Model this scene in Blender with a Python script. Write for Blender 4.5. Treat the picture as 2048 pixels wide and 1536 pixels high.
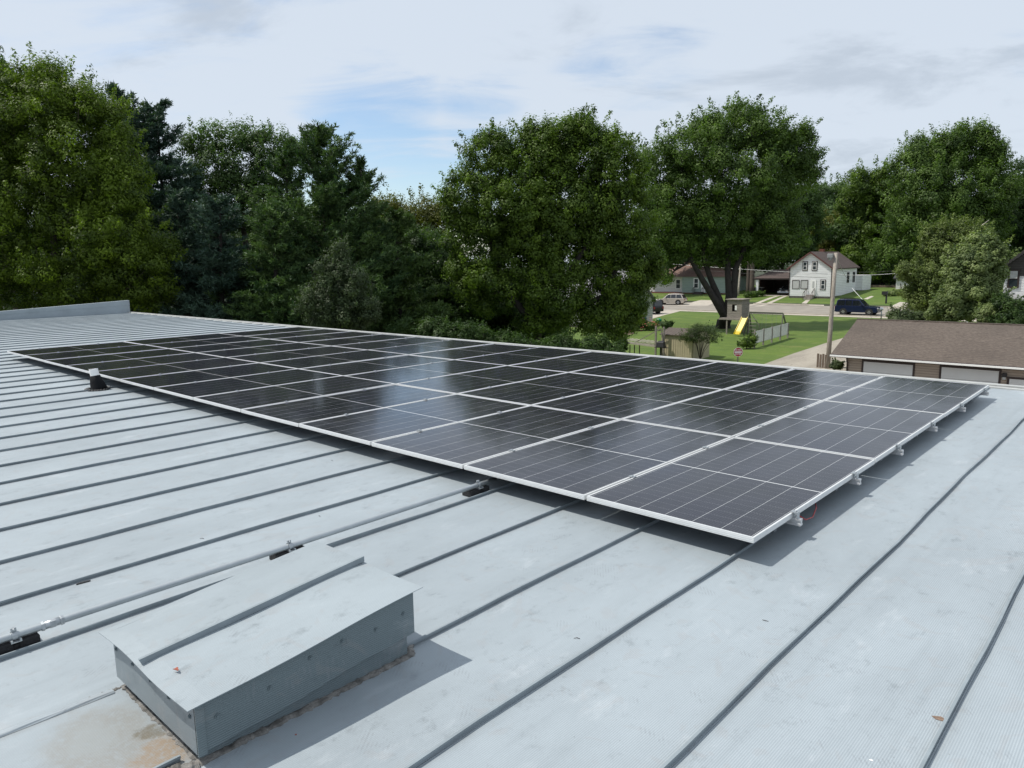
import bpy, math, random
import numpy as np
from mathutils import Vector, Matrix
for o in list(bpy.data.objects): bpy.data.objects.remove(o)
S = bpy.context.scene
C = S.collection
random.seed(7)

# ------------------------------------------------------------------ camera
F = 1459.9; YAW = 0.7465795; PITCH = 0.1633597; ROLL = -0.016368
HP = 0.16                                     # height of the panel glass above the roof
CAM = np.array([1.61743, -3.67155, 1.49824 + HP])
def _axes():
    f = np.array([-math.sin(YAW)*math.cos(PITCH), math.cos(YAW)*math.cos(PITCH), -math.sin(PITCH)])
    r = np.array([math.cos(YAW), math.sin(YAW), 0.0]); u = np.cross(r, f)
    return r*math.cos(ROLL)+u*math.sin(ROLL), -r*math.sin(ROLL)+u*math.cos(ROLL), f
AR, AU, AF = _axes()
cd = bpy.data.cameras.new('camera'); cam = bpy.data.objects.new('camera', cd); C.objects.link(cam)
cam.matrix_world = Matrix(((AR[0], AU[0], -AF[0], CAM[0]), (AR[1], AU[1], -AF[1], CAM[1]), (AR[2], AU[2], -AF[2], CAM[2]), (0, 0, 0, 1)))
cd.sensor_width = 36; cd.lens = 36*F/2048; cd.clip_start = 0.05; cd.clip_end = 3000
S.camera = cam
def ray(x, y): return AF + AR*(x-1024)/F - AU*(y-768)/F
def atd(x, y, d): return CAM + d*ray(x, y)              # point at a depth
def atz(x, y, z):                                       # point at a height
    d = ray(x, y); return CAM + d*(z-CAM[2])/d[2]
def aty(x, y, Y):                                       # point on the upright plane Y = const
    d = ray(x, y); return CAM + d*(Y-CAM[1])/d[1]

# ------------------------------------------------------------------ light
SUN = Vector((-.54, -.36, 1.0)).normalized()
sl = bpy.data.lights.new('sun', 'SUN'); sl.energy = 4.3; sl.angle = math.radians(.6); sl.color = (1, .95, .87)
so = bpy.data.objects.new('sun', sl); C.objects.link(so)
so.rotation_euler = SUN.to_track_quat('Z', 'Y').to_euler(); so.location = (-20, -20, 40)
w = bpy.data.worlds.new('World'); S.world = w; w.use_nodes = True
nt = w.node_tree; N = nt.nodes; LK = nt.links
for n in list(N): N.remove(n)
out = N.new('ShaderNodeOutputWorld'); bg = N.new('ShaderNodeBackground'); LK.new(bg.outputs[0], out.inputs[0])
sky = N.new('ShaderNodeTexSky'); sky.sky_type = 'NISHITA'; sky.sun_disc = False
sky.sun_elevation = math.asin(SUN.z); sky.sun_rotation = math.atan2(SUN.x, SUN.y)
sky.air_density = 1.0; sky.dust_density = .6; sky.ozone_density = 1.6
def node(t, **k):
    n = N.new(t)
    for a, b in k.items(): setattr(n, a, b)
    return n
def wmath(op, a, b=None, clamp=False):
    n = node('ShaderNodeMath', operation=op, use_clamp=clamp)
    for i, v in enumerate((a, b)):
        if v is None: continue
        if isinstance(v, (int, float)): n.inputs[i].default_value = v
        else: LK.new(v, n.inputs[i])
    return n.outputs[0]
tc = node('ShaderNodeTexCoord'); sx = node('ShaderNodeSeparateXYZ'); LK.new(tc.outputs['Generated'], sx.inputs[0])
zz = wmath('ADD', wmath('MAXIMUM', sx.outputs[2], 0.0), .16)
cx_ = wmath('DIVIDE', sx.outputs[0], zz); cy_ = wmath('DIVIDE', sx.outputs[1], zz)
cmb = node('ShaderNodeCombineXYZ'); LK.new(cx_, cmb.inputs[0]); LK.new(cy_, cmb.inputs[1])
def cloud(scale, rot, stretch, detail, rough, dist, off):
    m0 = node('ShaderNodeMapping'); m0.inputs['Rotation'].default_value = (0, 0, rot); LK.new(cmb.outputs[0], m0.inputs[0])
    mp = node('ShaderNodeMapping'); mp.inputs['Scale'].default_value = (stretch, 1, 1); mp.inputs['Location'].default_value = off
    LK.new(m0.outputs[0], mp.inputs[0])
    n = node('ShaderNodeTexNoise'); n.inputs['Scale'].default_value = scale; n.inputs['Detail'].default_value = detail; n.inputs['Roughness'].default_value = rough; n.inputs['Distortion'].default_value = dist
    LK.new(mp.outputs[0], n.inputs[0]); return n.outputs[0]
n1 = cloud(.95, -.85, .62, 9, .55, .6, (3.1, 1.7, 0))
n2 = cloud(3.2, -.65, .5, 8, .6, .9, (1.3, 7.2, 0))
n3 = cloud(1.6, -.7, .7, 8, .6, .5, (8.0, 2.2, 0))
cover = wmath('ADD', wmath('MULTIPLY', n1, .62), wmath('MULTIPLY', n2, .38))
mr = node('ShaderNodeMapRange', interpolation_type='SMOOTHSTEP'); mr.inputs[1].default_value = .30; mr.inputs[2].default_value = .53
def lobe(px, py, a, b_):                                 # soft patch of sky round a direction (1 at its centre)
    d = ray(px, py); d = d/np.linalg.norm(d); vm = node('ShaderNodeVectorMath', operation='DOT_PRODUCT'); nn = node('ShaderNodeVectorMath', operation='NORMALIZE')
    LK.new(tc.outputs['Generated'], nn.inputs[0]); LK.new(nn.outputs[0], vm.inputs[0]); vm.inputs[1].default_value = tuple(d)
    r = node('ShaderNodeMapRange', interpolation_type='SMOOTHSTEP'); r.inputs[1].default_value = math.cos(math.radians(b_)); r.inputs[2].default_value = math.cos(math.radians(a)); LK.new(vm.outputs['Value'], r.inputs[0]); return r.outputs[0]
n4 = cloud(2.0, -.8, .5, 9, .62, .5, (5.0, 3.0, 0))
gap = wmath('MAXIMUM', lobe(770, 400, 3, 11), wmath('MULTIPLY', lobe(1300, 215, 1, 9), .42)); gap = wmath('MAXIMUM', gap, wmath('MULTIPLY', lobe(330, 150, 1, 9), .22)); gap = wmath('MAXIMUM', gap, wmath('MULTIPLY', lobe(960, 360, 1, 9), .9))
gap = wmath('MULTIPLY', gap, wmath('ADD', wmath('MULTIPLY', n4, .7), .28))
cover = wmath('SUBTRACT', wmath('ADD', cover, .115), wmath('MULTIPLY', gap, .46))
LK.new(cover, mr.inputs[0])
grey = node('ShaderNodeMapRange', interpolation_type='SMOOTHSTEP'); grey.inputs[1].default_value = .50; grey.inputs[2].default_value = .68; LK.new(wmath('ADD', wmath('SUBTRACT', n3, .06), wmath('MULTIPLY', lobe(1800, 250, 3, 20), .08)), grey.inputs[0])
cc = node('ShaderNodeMixRGB'); cc.inputs[1].default_value = (.70, .775, .87, 1); cc.inputs[2].default_value = (.55, .62, .71, 1); LK.new(grey.outputs[0], cc.inputs[0])
sk = node('ShaderNodeMixRGB', blend_type='MULTIPLY'); sk.inputs[0].default_value = 1; LK.new(sky.outputs[0], sk.inputs[1]); sk.inputs[2].default_value = (.150, .150, .150, 1)
mx = node('ShaderNodeMixRGB'); LK.new(wmath('MULTIPLY', mr.outputs[0], .93), mx.inputs[0]); LK.new(sk.outputs[0], mx.inputs[1]); LK.new(cc.outputs[0], mx.inputs[2])
LK.new(mx.outputs[0], bg.inputs[0]); bg.inputs[1].default_value = 1.0
S.view_settings.view_transform = 'Standard'; S.view_settings.look = 'None'; S.view_settings.exposure = 0; S.view_settings.gamma = 1
S.render.engine = 'CYCLES'
S.cycles.max_bounces = 6; S.cycles.transparent_max_bounces = 8

# ------------------------------------------------------------------ materials
def material(name, col, rough=.7, metal=0., noise=0., nscale=4., spec=.5, bump=0., bscale=30., stretch=None, col2=None, wear=None):
    m = bpy.data.materials.new(name); m.use_nodes = True
    t = m.node_tree; b = t.nodes['Principled BSDF']
    b.inputs['Base Color'].default_value = (*col, 1); b.inputs['Roughness'].default_value = rough
    b.inputs['Metallic'].default_value = metal; b.inputs['Specular IOR Level'].default_value = spec
    if noise or bump or col2:
        c = t.nodes.new('ShaderNodeTexCoord'); mp = t.nodes.new('ShaderNodeMapping'); t.links.new(c.outputs['Object'], mp.inputs[0])
        if stretch: mp.inputs['Scale'].default_value = stretch
    if noise or col2:
        n = t.nodes.new('ShaderNodeTexNoise'); n.inputs['Scale'].default_value = nscale; n.inputs['Detail'].default_value = 6; n.inputs['Roughness'].default_value = .62
        t.links.new(mp.outputs[0], n.inputs[0])
        r = t.nodes.new('ShaderNodeValToRGB'); k = noise if noise else .3
        r.color_ramp.elements[0].position = .3; r.color_ramp.elements[1].position = .7
        r.color_ramp.elements[0].color = (*(col2 or [v*(1-k) for v in col]), 1); r.color_ramp.elements[1].color = (*[min(1, v*(1+k*.5)) for v in col], 1)
        t.links.new(n.outputs[0], r.inputs[0]); t.links.new(r.outputs[0], b.inputs['Base Color'])
    if bump:
        n = t.nodes.new('ShaderNodeTexNoise'); n.inputs['Scale'].default_value = bscale; n.inputs['Detail'].default_value = 4
        t.links.new(mp.outputs[0], n.inputs[0])
        bp = t.nodes.new('ShaderNodeBump'); bp.inputs['Strength'].default_value = bump; bp.inputs['Distance'].default_value = .02
        t.links.new(n.outputs[0], bp.inputs['Height']); t.links.new(bp.outputs[0], b.inputs['Normal'])
    return m
class NB:                                     # small node-graph builder
    def __init__(s, name, rough=.6):
        s.m = bpy.data.materials.new(name); s.m.use_nodes = True; s.t = s.m.node_tree; s.b = s.t.nodes['Principled BSDF']; s.b.inputs['Roughness'].default_value = rough
        s.co = s.t.nodes.new('ShaderNodeTexCoord').outputs['Object']; x = s.t.nodes.new('ShaderNodeSeparateXYZ'); s.t.links.new(s.co, x.inputs[0]); s.x, s.y, s.z = x.outputs
    def math(s, op, a, b=None, c=None, clamp=False):
        n = s.t.nodes.new('ShaderNodeMath'); n.operation = op; n.use_clamp = clamp
        for i, v in enumerate((a, b, c)):
            if v is None: continue
            if isinstance(v, (int, float)): n.inputs[i].default_value = v
            else: s.t.links.new(v, n.inputs[i])
        return n.outputs[0]
    def noise(s, scale, detail=5, rough=.6, stretch=(1, 1, 1), off=(0, 0, 0), dist=0):
        mp = s.t.nodes.new('ShaderNodeMapping'); mp.inputs['Scale'].default_value = stretch; mp.inputs['Location'].default_value = off; s.t.links.new(s.co, mp.inputs[0])
        n = s.t.nodes.new('ShaderNodeTexNoise'); n.inputs['Scale'].default_value = scale; n.inputs['Detail'].default_value = detail; n.inputs['Roughness'].default_value = rough; n.inputs['Distortion'].default_value = dist
        s.t.links.new(mp.outputs[0], n.inputs[0]); return n.outputs[0]
    def rng(s, v, a, b, c=0., d=1.):
        n = s.t.nodes.new('ShaderNodeMapRange'); n.interpolation_type = 'SMOOTHSTEP'
        for i, q in enumerate((v, a, b, c, d)):
            if isinstance(q, (int, float)): n.inputs[i].default_value = q
            else: s.t.links.new(q, n.inputs[i])
        return n.outputs[0]
    def mix(s, f, a, b, mode='MIX'):
        n = s.t.nodes.new('ShaderNodeMixRGB'); n.blend_type = mode
        for i, v in enumerate((f, a, b)):
            if isinstance(v, (int, float)): n.inputs[i].default_value = v
            elif isinstance(v, tuple): n.inputs[i].default_value = (*v, 1)
            else: s.t.links.new(v, n.inputs[i])
        return n.outputs[0]
    def line(s, coord, period, width, off=0.):            # 1 on a line every period
        q = s.math('ADD', coord, off); f = s.math('FRACT', s.math('DIVIDE', q, period))
        d = s.math('ABSOLUTE', s.math('SUBTRACT', f, .5)); return s.math('GREATER_THAN', d, .5-width/period/2)
    def done(s, col=None, bump=None, strength=.4, dist=.01):
        if col is not None: s.t.links.new(col, s.b.inputs['Base Color'])
        if bump is not None:
            bp = s.t.nodes.new('ShaderNodeBump'); bp.inputs['Strength'].default_value = strength; bp.inputs['Distance'].default_value = dist
            s.t.links.new(bump, bp.inputs['Height']); s.t.links.new(bp.outputs[0], s.b.inputs['Normal'])
        return s.m
M = {}
def roof_mat(name, base, stain=False, ribs=True, rib_axis='x'):
    n = NB(name, .48)
    a = n.noise(.9, 8, .7, (1, .45, 1)); b = n.noise(10, 7, .78, (1, .6, 1), (4, 2, 0)); c = n.noise(2.1, 5, .6, (1, .6, 1), (9, 1, 0))
    col = n.mix(n.rng(a, .3, .7), tuple(v*.87 for v in base), tuple(min(1, v*1.08) for v in base))
    col = n.mix(n.math('MULTIPLY', n.math('MULTIPLY', n.rng(b, .52, .72), n.rng(c, .38, .58)), .72), col, tuple(v*.55 for v in base))
    sc = n.noise(3.2, 3, .5, (1, 1, 1), (7, 5, 0), 3.)
    col = n.mix(n.math('MULTIPLY', n.rng(sc, .58, .66), .16), col, (.30, .28, .27))
    pale = n.noise(5, 7, .7, (1, .35, 1), (14, 3, 0)); col = n.mix(n.math('MULTIPLY', n.rng(pale, .55, .75), .22), col, (.72, .75, .78))
    # shoe-tread smudges: fine stripes inside soft patches
    tr = n.math('SINE', n.math('MULTIPLY', n.math('ADD', n.math('MULTIPLY', n.x, .8), n.math('MULTIPLY', n.y, .6)), 420.))
    pm = n.math('MULTIPLY', n.rng(n.noise(3.6, 2, .5, (1, 1.6, 1), (31, 8, 0)), .58, .66), n.rng(n.noise(24, 3, .6), .42, .6))
    col = n.mix(n.math('MULTIPLY', n.math('MULTIPLY', pm, n.rng(tr, -.3, .6)), .42), col, (.22, .24, .26))
    strk = n.rng(n.noise(1., 5, .65, (7, .30, 1), (3, 17, 0)), .52, .72); col = n.mix(n.math('MULTIPLY', strk, .22), col, tuple(v*.62 for v in base))
    if name.startswith('painted_ribbed'):
        fr = n.math('FRACT', n.math('ADD', n.math('DIVIDE', n.math('SUBTRACT', n.x, -.13), .628), .5)); ds = n.math('ABSOLUTE', n.math('SUBTRACT', fr, .5))
        col = n.mix(n.math('MULTIPLY', n.math('MULTIPLY', n.rng(ds, .0, .085, 1, 0), n.rng(n.noise(2.4, 6, .7, (1.5, .7, 1), (6, 6, 2)), .38, .66)), .42), col, (.20, .205, .20))
        spk = n.noise(55, 2, .6, (1, 1, 1), (1, 1, 5)); col = n.mix(n.math('MULTIPLY', n.rng(spk, .70, .76), .35), col, (.12, .12, .12))
    if stain:
        for cxs, cys, rr, cl, st in ((-1.08, -2.94, .31, (.245, .235, .21), .72), (-1.12, -2.96, .15, (.29, .315, .32), .7), (-.85, -2.82, .15, (.28, .20, .125), .85), (-1.0, -2.80, .07, (.14, .12, .08), .8)):
            dx = n.math('SUBTRACT', n.x, cxs); dy = n.math('MULTIPLY', n.math('SUBTRACT', n.y, cys), 1.35)
            d = n.math('SQRT', n.math('ADD', n.math('MULTIPLY', dx, dx), n.math('MULTIPLY', dy, dy)))
            d = n.math('ADD', d, n.math('MULTIPLY', n.math('SUBTRACT', n.noise(9, 6, .7), .5), .22))
            col = n.mix(n.math('MULTIPLY', n.math('MULTIPLY', n.rng(d, rr*.45, rr, 1, 0), n.rng(n.noise(38, 5, .8), .30, .58, .35, 1)), st), col, cl)
    bump = n.math('MULTIPLY', n.noise(26, 4, .6), .25)
    if ribs:
        ax = {'x': n.x, 'y': n.y, 'z': n.z}[rib_axis]
        rib = n.math('SINE', n.math('MULTIPLY', ax, 2*math.pi/.0085))
        bump = n.math('ADD', bump, n.math('MULTIPLY', rib, .16)); col = n.mix(n.rng(rib, -1., -.1, .24, 0), col, tuple(v*.55 for v in base))
    und = n.noise(2.3, 2, .5, (1, .35, 1)); bump = n.math('ADD', bump, n.math('MULTIPLY', und, 2.4))
    return n.done(col, bump, .5, .006)
ROOFC = (.322, .367, .397)
M['roof'] = roof_mat('painted_ribbed_metal', ROOFC, stain=True)
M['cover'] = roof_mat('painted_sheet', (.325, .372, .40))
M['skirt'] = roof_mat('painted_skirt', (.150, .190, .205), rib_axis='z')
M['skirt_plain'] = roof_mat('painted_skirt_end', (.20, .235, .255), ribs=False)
M['seam'] = material('painted_seam', (.23, .27, .295), .6, noise=.2, nscale=6)
M['parapet'] = material('painted_parapet', (.30, .345, .375), .6, noise=.18, nscale=1.2, bump=.3, bscale=3)
M['edge'] = material('edge_metal', (.42, .43, .42), .5, noise=.3, nscale=5, stretch=(1, 3, 1))
M['alu'] = material('anodised_aluminium', (.74, .75, .75), .42, .35, noise=.06)
M['alu2'] = material('mill_aluminium', (.66, .67, .68), .38, .6, noise=.1)
M['galv'] = material('galvanised_steel', (.46, .49, .51), .38, .7, noise=.25, nscale=18)
M['emt'] = material('conduit_steel', (.42, .455, .475), .42, .55, noise=.12, nscale=9)
M['rubber'] = material('black_rubber', (.018, .018, .02), .85, noise=.4, nscale=30, bump=.5, bscale=90)
M['boot'] = material('black_boot', (.010, .011, .013), .9, spec=.2, noise=.3, bump=.4, bscale=50)
M['pvc'] = material('white_pvc', (.88, .88, .86), .45, noise=.05)
M['sealant'] = material('old_sealant', (.22, .212, .20), .9, noise=.5, nscale=22, col2=(.06, .058, .052), bump=.8, bscale=40)
M['tar'] = material('black_tar', (.03, .032, .035), .5, noise=.5, nscale=30, bump=.7, bscale=50)
M['redwire'] = material('red_wire', (.35, .02, .02), .4)
M['screw'] = material('screw_head', (.13, .165, .18), .45)
def cell_mat():
    n = NB('solar_cells', .13)
    W_, L_ = 1.134, 2.09
    px_ = (W_-.044)/6; mid = L_/2
    cols = n.line(n.x, px_, .0030, .022+0)       # panel origin at its near right corner, x runs to -W
    yh = n.math('ABSOLUTE', n.math('SUBTRACT', n.y, mid))
    midl = n.math('LESS_THAN', yh, .0055)
    rows = n.line(n.math('SUBTRACT', yh, .0055), (mid-.0275)/11, .0022)
    bus = n.line(n.x, px_/10, .0009, .022)
    fing = n.noise(2.0, 2, .5)
    base = n.mix(n.rng(fing, .3, .7), (.007, .0075, .013), (.011, .0115, .021))
    dash = n.math('GREATER_THAN', n.math('SINE', n.math('MULTIPLY', n.x, 2*math.pi/(px_/10))), -.2)
    col = n.mix(n.math('MULTIPLY', bus, .22), base, (.35, .36, .38))
    col = n.mix(n.math('MULTIPLY', n.math('MULTIPLY', rows, dash), .42), col, (.42, .43, .46))
    col = n.mix(cols, col, (.42, .43, .44)); col = n.mix(midl, col, (.55, .56, .57))
    oi = n.t.nodes.new('ShaderNodeObjectInfo').outputs['Random']; col = n.mix(n.math('MULTIPLY', n.math('MULTIPLY', oi, n.rng(n.noise(1.6, 6, .7, (1, 1, 1), (2, 9, 1)), .35, .75)), .10), col, (.20, .20, .19))
    n.b.inputs['Specular IOR Level'].default_value = .32; n.b.inputs['IOR'].default_value = 1.45
    dust = n.noise(3, 6, .7, (1, 1, 1), (3, 3, 3)); n.t.links.new(n.rng(dust, .3, .8, .09, .17), n.b.inputs['Roughness'])
    return n.done(col, n.noise(1.3, 2, .5), .05, .02)
M['cells'] = cell_mat()
def siding(name, base, period=.22, dark=.55, lo=.05):
    n = NB(name, .6); f = n.math('FRACT', n.math('DIVIDE', n.z, period))
    col = n.mix(n.rng(n.noise(1.2, 5, .6, (1, 1, 3)), .3, .7), tuple(v*.9 for v in base), base)
    col = n.mix(n.rng(f, .04, .26, min(1, dark*1.4), 0), col, tuple(v*.35 for v in base))
    return n.done(col, f, .9, .03)
M['white_siding'] = siding('white_siding', (.89, .89, .90), .24, .4)
M['white_siding2'] = siding('white_siding_far', (.72, .72, .70), .26)
M['sage_siding'] = siding('sage_siding', (.30, .37, .34), .26, .3)
M['tan_siding'] = siding('tan_siding', (.36, .30, .25), .13, .5)
M['dark_siding'] = siding('dark_brown_siding', (.055, .05, .048), .2)
def shingle(name, a, b, axis='y', period=.14):
    n = NB(name, .9)
    f = n.math('FRACT', n.math('DIVIDE', n.y if axis == 'y' else n.z, period))
    q = n.noise(6.5, 3, .6, (1, 2.2, 1)); big = n.noise(.35, 4, .6)
    col = n.mix(n.rng(q, .35, .65), a, b); col = n.mix(n.math('MULTIPLY', n.rng(big, .4, .7), .35), col, tuple(v*.6 for v in a))
    col = n.mix(n.rng(f, 0, .25, .5, 0), col, tuple(v*.35 for v in a))
    return n.done(col, n.noise(30), .5, .02)
M['brown_shingle'] = shingle('brown_shingle', (.076, .058, .046), (.136, .108, .088), period=.28)
M['redbrown_shingle'] = shingle('redbrown_shingle', (.060, .042, .038), (.105, .078, .070), period=.35)
M['tan_shingle'] = shingle('tan_shingle', (.15, .09, .07), (.23, .15, .12), period=.35)
M['dark_shingle'] = shingle('dark_shingle', (.035, .035, .038), (.07, .07, .075), period=.35)
M['grey_shingle'] = shingle('grey_shingle', (.24, .24, .25), (.36, .36, .37), period=.35)
M['trim_white'] = material('white_trim', (.78, .78, .76), .5, noise=.05)
M['trim_dark'] = material('dark_trim', (.035, .022, .02), .5)
M['trim_red'] = material('oxblood_trim', (.10, .035, .03), .6, noise=.2)
M['door_white'] = material('overhead_door_paint', (.60, .61, .61), .5, noise=.06, nscale=1)
M['glass'] = material('window_glass', (.03, .04, .045), .08, noise=.3, nscale=1.5)
M['curtain'] = material('net_curtain', (.45, .46, .45), .8, noise=.3, nscale=8, stretch=(5, 5, .3))
M['concrete'] = material('concrete', (.44, .40, .34), .9, noise=.22, nscale=1.2, bump=.3)
M['foundation'] = material('foundation', (.10, .09, .08), .9, noise=.3)
M['asphalt'] = material('old_asphalt', (.27, .245, .21), .92, noise=.2, nscale=.6, bump=.3)
def gravel_mat():
    n = NB('gravel_lane', .95); a = n.noise(.5, 6, .7, (1, .3, 1)); b = n.noise(9, 5, .7); cr = n.noise(1.4, 2, .5, (1, .35, 1), (3, 0, 0), 2.)
    col = n.mix(n.rng(a, .3, .7), (.26, .235, .195), (.37, .335, .28)); col = n.mix(n.math('MULTIPLY', n.rng(b, .45, .7), .3), col, (.18, .16, .13))
    col = n.mix(n.math('MULTIPLY', n.rng(n.math('ABSOLUTE', n.math('SUBTRACT', cr, .5)), 0, .012, 1, 0), .6), col, (.10, .09, .07))
    return n.done(col, b, .6, .02)
M['gravel'] = gravel_mat()
def lawn_mat():
    n = NB('lawn_grass', .9)
    a = n.noise(.25, 6, .7); b = n.noise(3.5, 6, .75); st = n.noise(.35, 3, .5, (.15, 2.2, 1), (0, 0, 0), .4); c = n.noise(.6, 3, .6, (1, 1, 1), (40, 3, 0))
    col = n.mix(n.rng(a, .3, .7), (.060, .110, .010), (.098, .158, .016)); col = n.mix(n.math('MULTIPLY', n.rng(b, .35, .7), .5), col, (.115, .155, .026))
    col = n.mix(n.math('MULTIPLY', n.rng(st, .4, .6), .28), col, (.038, .085, .012)); col = n.mix(n.math('MULTIPLY', n.rng(c, .54, .72), .6), col, (.15, .17, .045))
    return n.done(col, b, 1., .06)
M['lawn'] = lawn_mat()
M['grassverge'] = material('verge_grass', (.10, .17, .03), .9, noise=.4, nscale=2)
M['wood_grey'] = material('weathered_wood', (.27, .24, .21), .85, noise=.4, nscale=3, stretch=(1, 1, 6), bump=.4)
M['wood_pole'] = material('pole_wood', (.33, .29, .245), .85, noise=.45, nscale=4, stretch=(6, 6, .35), bump=.6, bscale=12)
M['wood_green'] = material('treated_wood', (.10, .105, .075), .8, noise=.3, nscale=3)
M['wood_fence'] = material('fence_wood', (.16, .12, .09), .85, noise=.35, nscale=2, stretch=(6, 6, .5))
M['yellow'] = material('yellow_plastic', (.62, .47, .01), .35, noise=.08)
M['sign_red'] = material('sign_red', (.42, .03, .045), .4, noise=.08)
M['white_paint'] = material('white_paint', (.80, .80, .80), .45)
M['shed_tan'] = material('shed_panel', (.47, .41, .28), .5, noise=.1)
M['shed_trim'] = material('shed_trim', (.10, .085, .06), .5)
M['shed_roof'] = material('shed_roof', (.12, .095, .08), .5, noise=.2)
M['navy'] = material('navy_car_paint', (.012, .02, .062), .18, .3, spec=.7)
M['cream_paint'] = material('champagne_car_paint', (.52, .47, .42), .25, .4)
M['black_paint'] = material('black_car_paint', (.012, .013, .016), .2, .2)
M['silver_paint'] = material('silver_car_paint', (.42, .44, .46), .25, .6)
M['tyre'] = material('tyre_rubber', (.018, .018, .018), .85)
M['rim'] = material('alloy_rim', (.5, .5, .52), .3, .8)
M['carglass'] = material('car_glass', (.012, .015, .018), .06, spec=.8)
M['taillight'] = material('tail_light', (.3, .01, .01), .2)
M['headlight'] = material('head_light', (.7, .7, .7), .1)
M['blackmetal'] = material('black_metal', (.018, .018, .02), .5)
M['greymetal'] = material('grey_metal', (.35, .36, .36), .45, .5, noise=.1)
M['lattice'] = material('white_lattice', (.55, .57, .54), .6, noise=.15)
M['bark'] = material('tree_bark', (.075, .06, .047), .95, noise=.5, nscale=3, stretch=(3, 3, .5), bump=.8, bscale=8)
M['bark_dark'] = material('dark_bark', (.035, .03, .026), .95, noise=.5, nscale=3, bump=.6)
M['bark_white'] = material('pale_bark', (.42, .38, .32), .9, noise=.45, nscale=4, bump=.4)
M['flower'] = material('flower_petals', (.62, .18, .12), .6, noise=.5, nscale=3)
M['mulch'] = material('mulch', (.22, .16, .11), .95, noise=.4, nscale=3)
M['blue_plastic'] = material('blue_plastic', (.03, .10, .35), .4)
M['green_plastic'] = material('green_plastic', (.01, .22, .11), .4)
M['brick'] = material('chimney_brick', (.13, .045, .03), .9, noise=.3, nscale=5)
M['forest_floor'] = material('forest_floor', (.035, .045, .018), .95, noise=.4, nscale=.5)

def leaf_mat(name, dark, light, trans=.35, rough=.55):
    m = bpy.data.materials.new(name); m.use_nodes = True; t = m.node_tree; b = t.nodes['Principled BSDF']
    a = t.nodes.new('ShaderNodeAttribute'); a.attribute_name = 'tint'
    r = t.nodes.new('ShaderNodeValToRGB'); r.color_ramp.elements[0].color = (*dark, 1); r.color_ramp.elements[1].color = (*light, 1)
    t.links.new(a.outputs['Fac'], r.inputs[0]); t.links.new(r.outputs[0], b.inputs['Base Color'])
    b.inputs['Roughness'].default_value = rough; b.inputs['Specular IOR Level'].default_value = .25
    tr = t.nodes.new('ShaderNodeBsdfTranslucent'); mi = t.nodes.new('ShaderNodeMixShader'); mi.inputs[0].default_value = trans
    br = t.nodes.new('ShaderNodeMixRGB'); br.blend_type = 'MULTIPLY'; br.inputs[0].default_value = 1; br.inputs[2].default_value = (1.25, 1.5, .5, 1)
    t.links.new(r.outputs[0], br.inputs[1]); t.links.new(br.outputs[0], tr.inputs[0])
    o = t.nodes['Material Output']; t.links.new(b.outputs[0], mi.inputs[1]); t.links.new(tr.outputs[0], mi.inputs[2]); t.links.new(mi.outputs[0], o.inputs[0])
    return m
M['lf_lime'] = leaf_mat('lime_leaves', (0.036, 0.062, 0.01), (0.19, 0.275, 0.024))
M['lf_maple'] = leaf_mat('maple_leaves', (0.028, 0.056, 0.01), (0.15, 0.232, 0.028))
M['lf_silver'] = leaf_mat('silver_maple_leaves', (0.032, 0.062, 0.014), (0.15, 0.235, 0.048))
M['lf_dark'] = leaf_mat('dark_leaves', (0.02, 0.044, 0.012), (0.082, 0.142, 0.032))
M['lf_loose'] = leaf_mat('locust_leaves', (0.03, 0.06, 0.02), (0.125, 0.2, 0.062))
M['lf_olive'] = leaf_mat('olive_leaves', (0.034, 0.054, 0.022), (0.115, 0.155, 0.062), .3)
M['lf_yellow'] = leaf_mat('yellowing_leaves', (.060, .072, .012), (.140, .150, .022))
M['lf_pale'] = leaf_mat('pale_backed_leaves', (0.055, 0.09, 0.028), (0.29, 0.35, 0.14), .3)
M['lf_grey'] = leaf_mat('grey_birch_leaves', (.026, .042, .018), (.090, .130, .055), .3)
M['lf_willow'] = leaf_mat('willow_leaves', (0.05, 0.075, 0.02), (0.215, 0.27, 0.085))
M['nd_blue'] = leaf_mat('blue_needles', (0.02, 0.046, 0.034), (0.095, 0.155, 0.11), .15, .6)
M['nd_green'] = leaf_mat('green_needles', (0.018, 0.048, 0.018), (0.12, 0.19, 0.058), .2, .6)
M['nd_lime'] = leaf_mat('yellow_green_needles', (0.02, 0.046, 0.016), (0.115, 0.18, 0.045), .2, .6)

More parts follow.
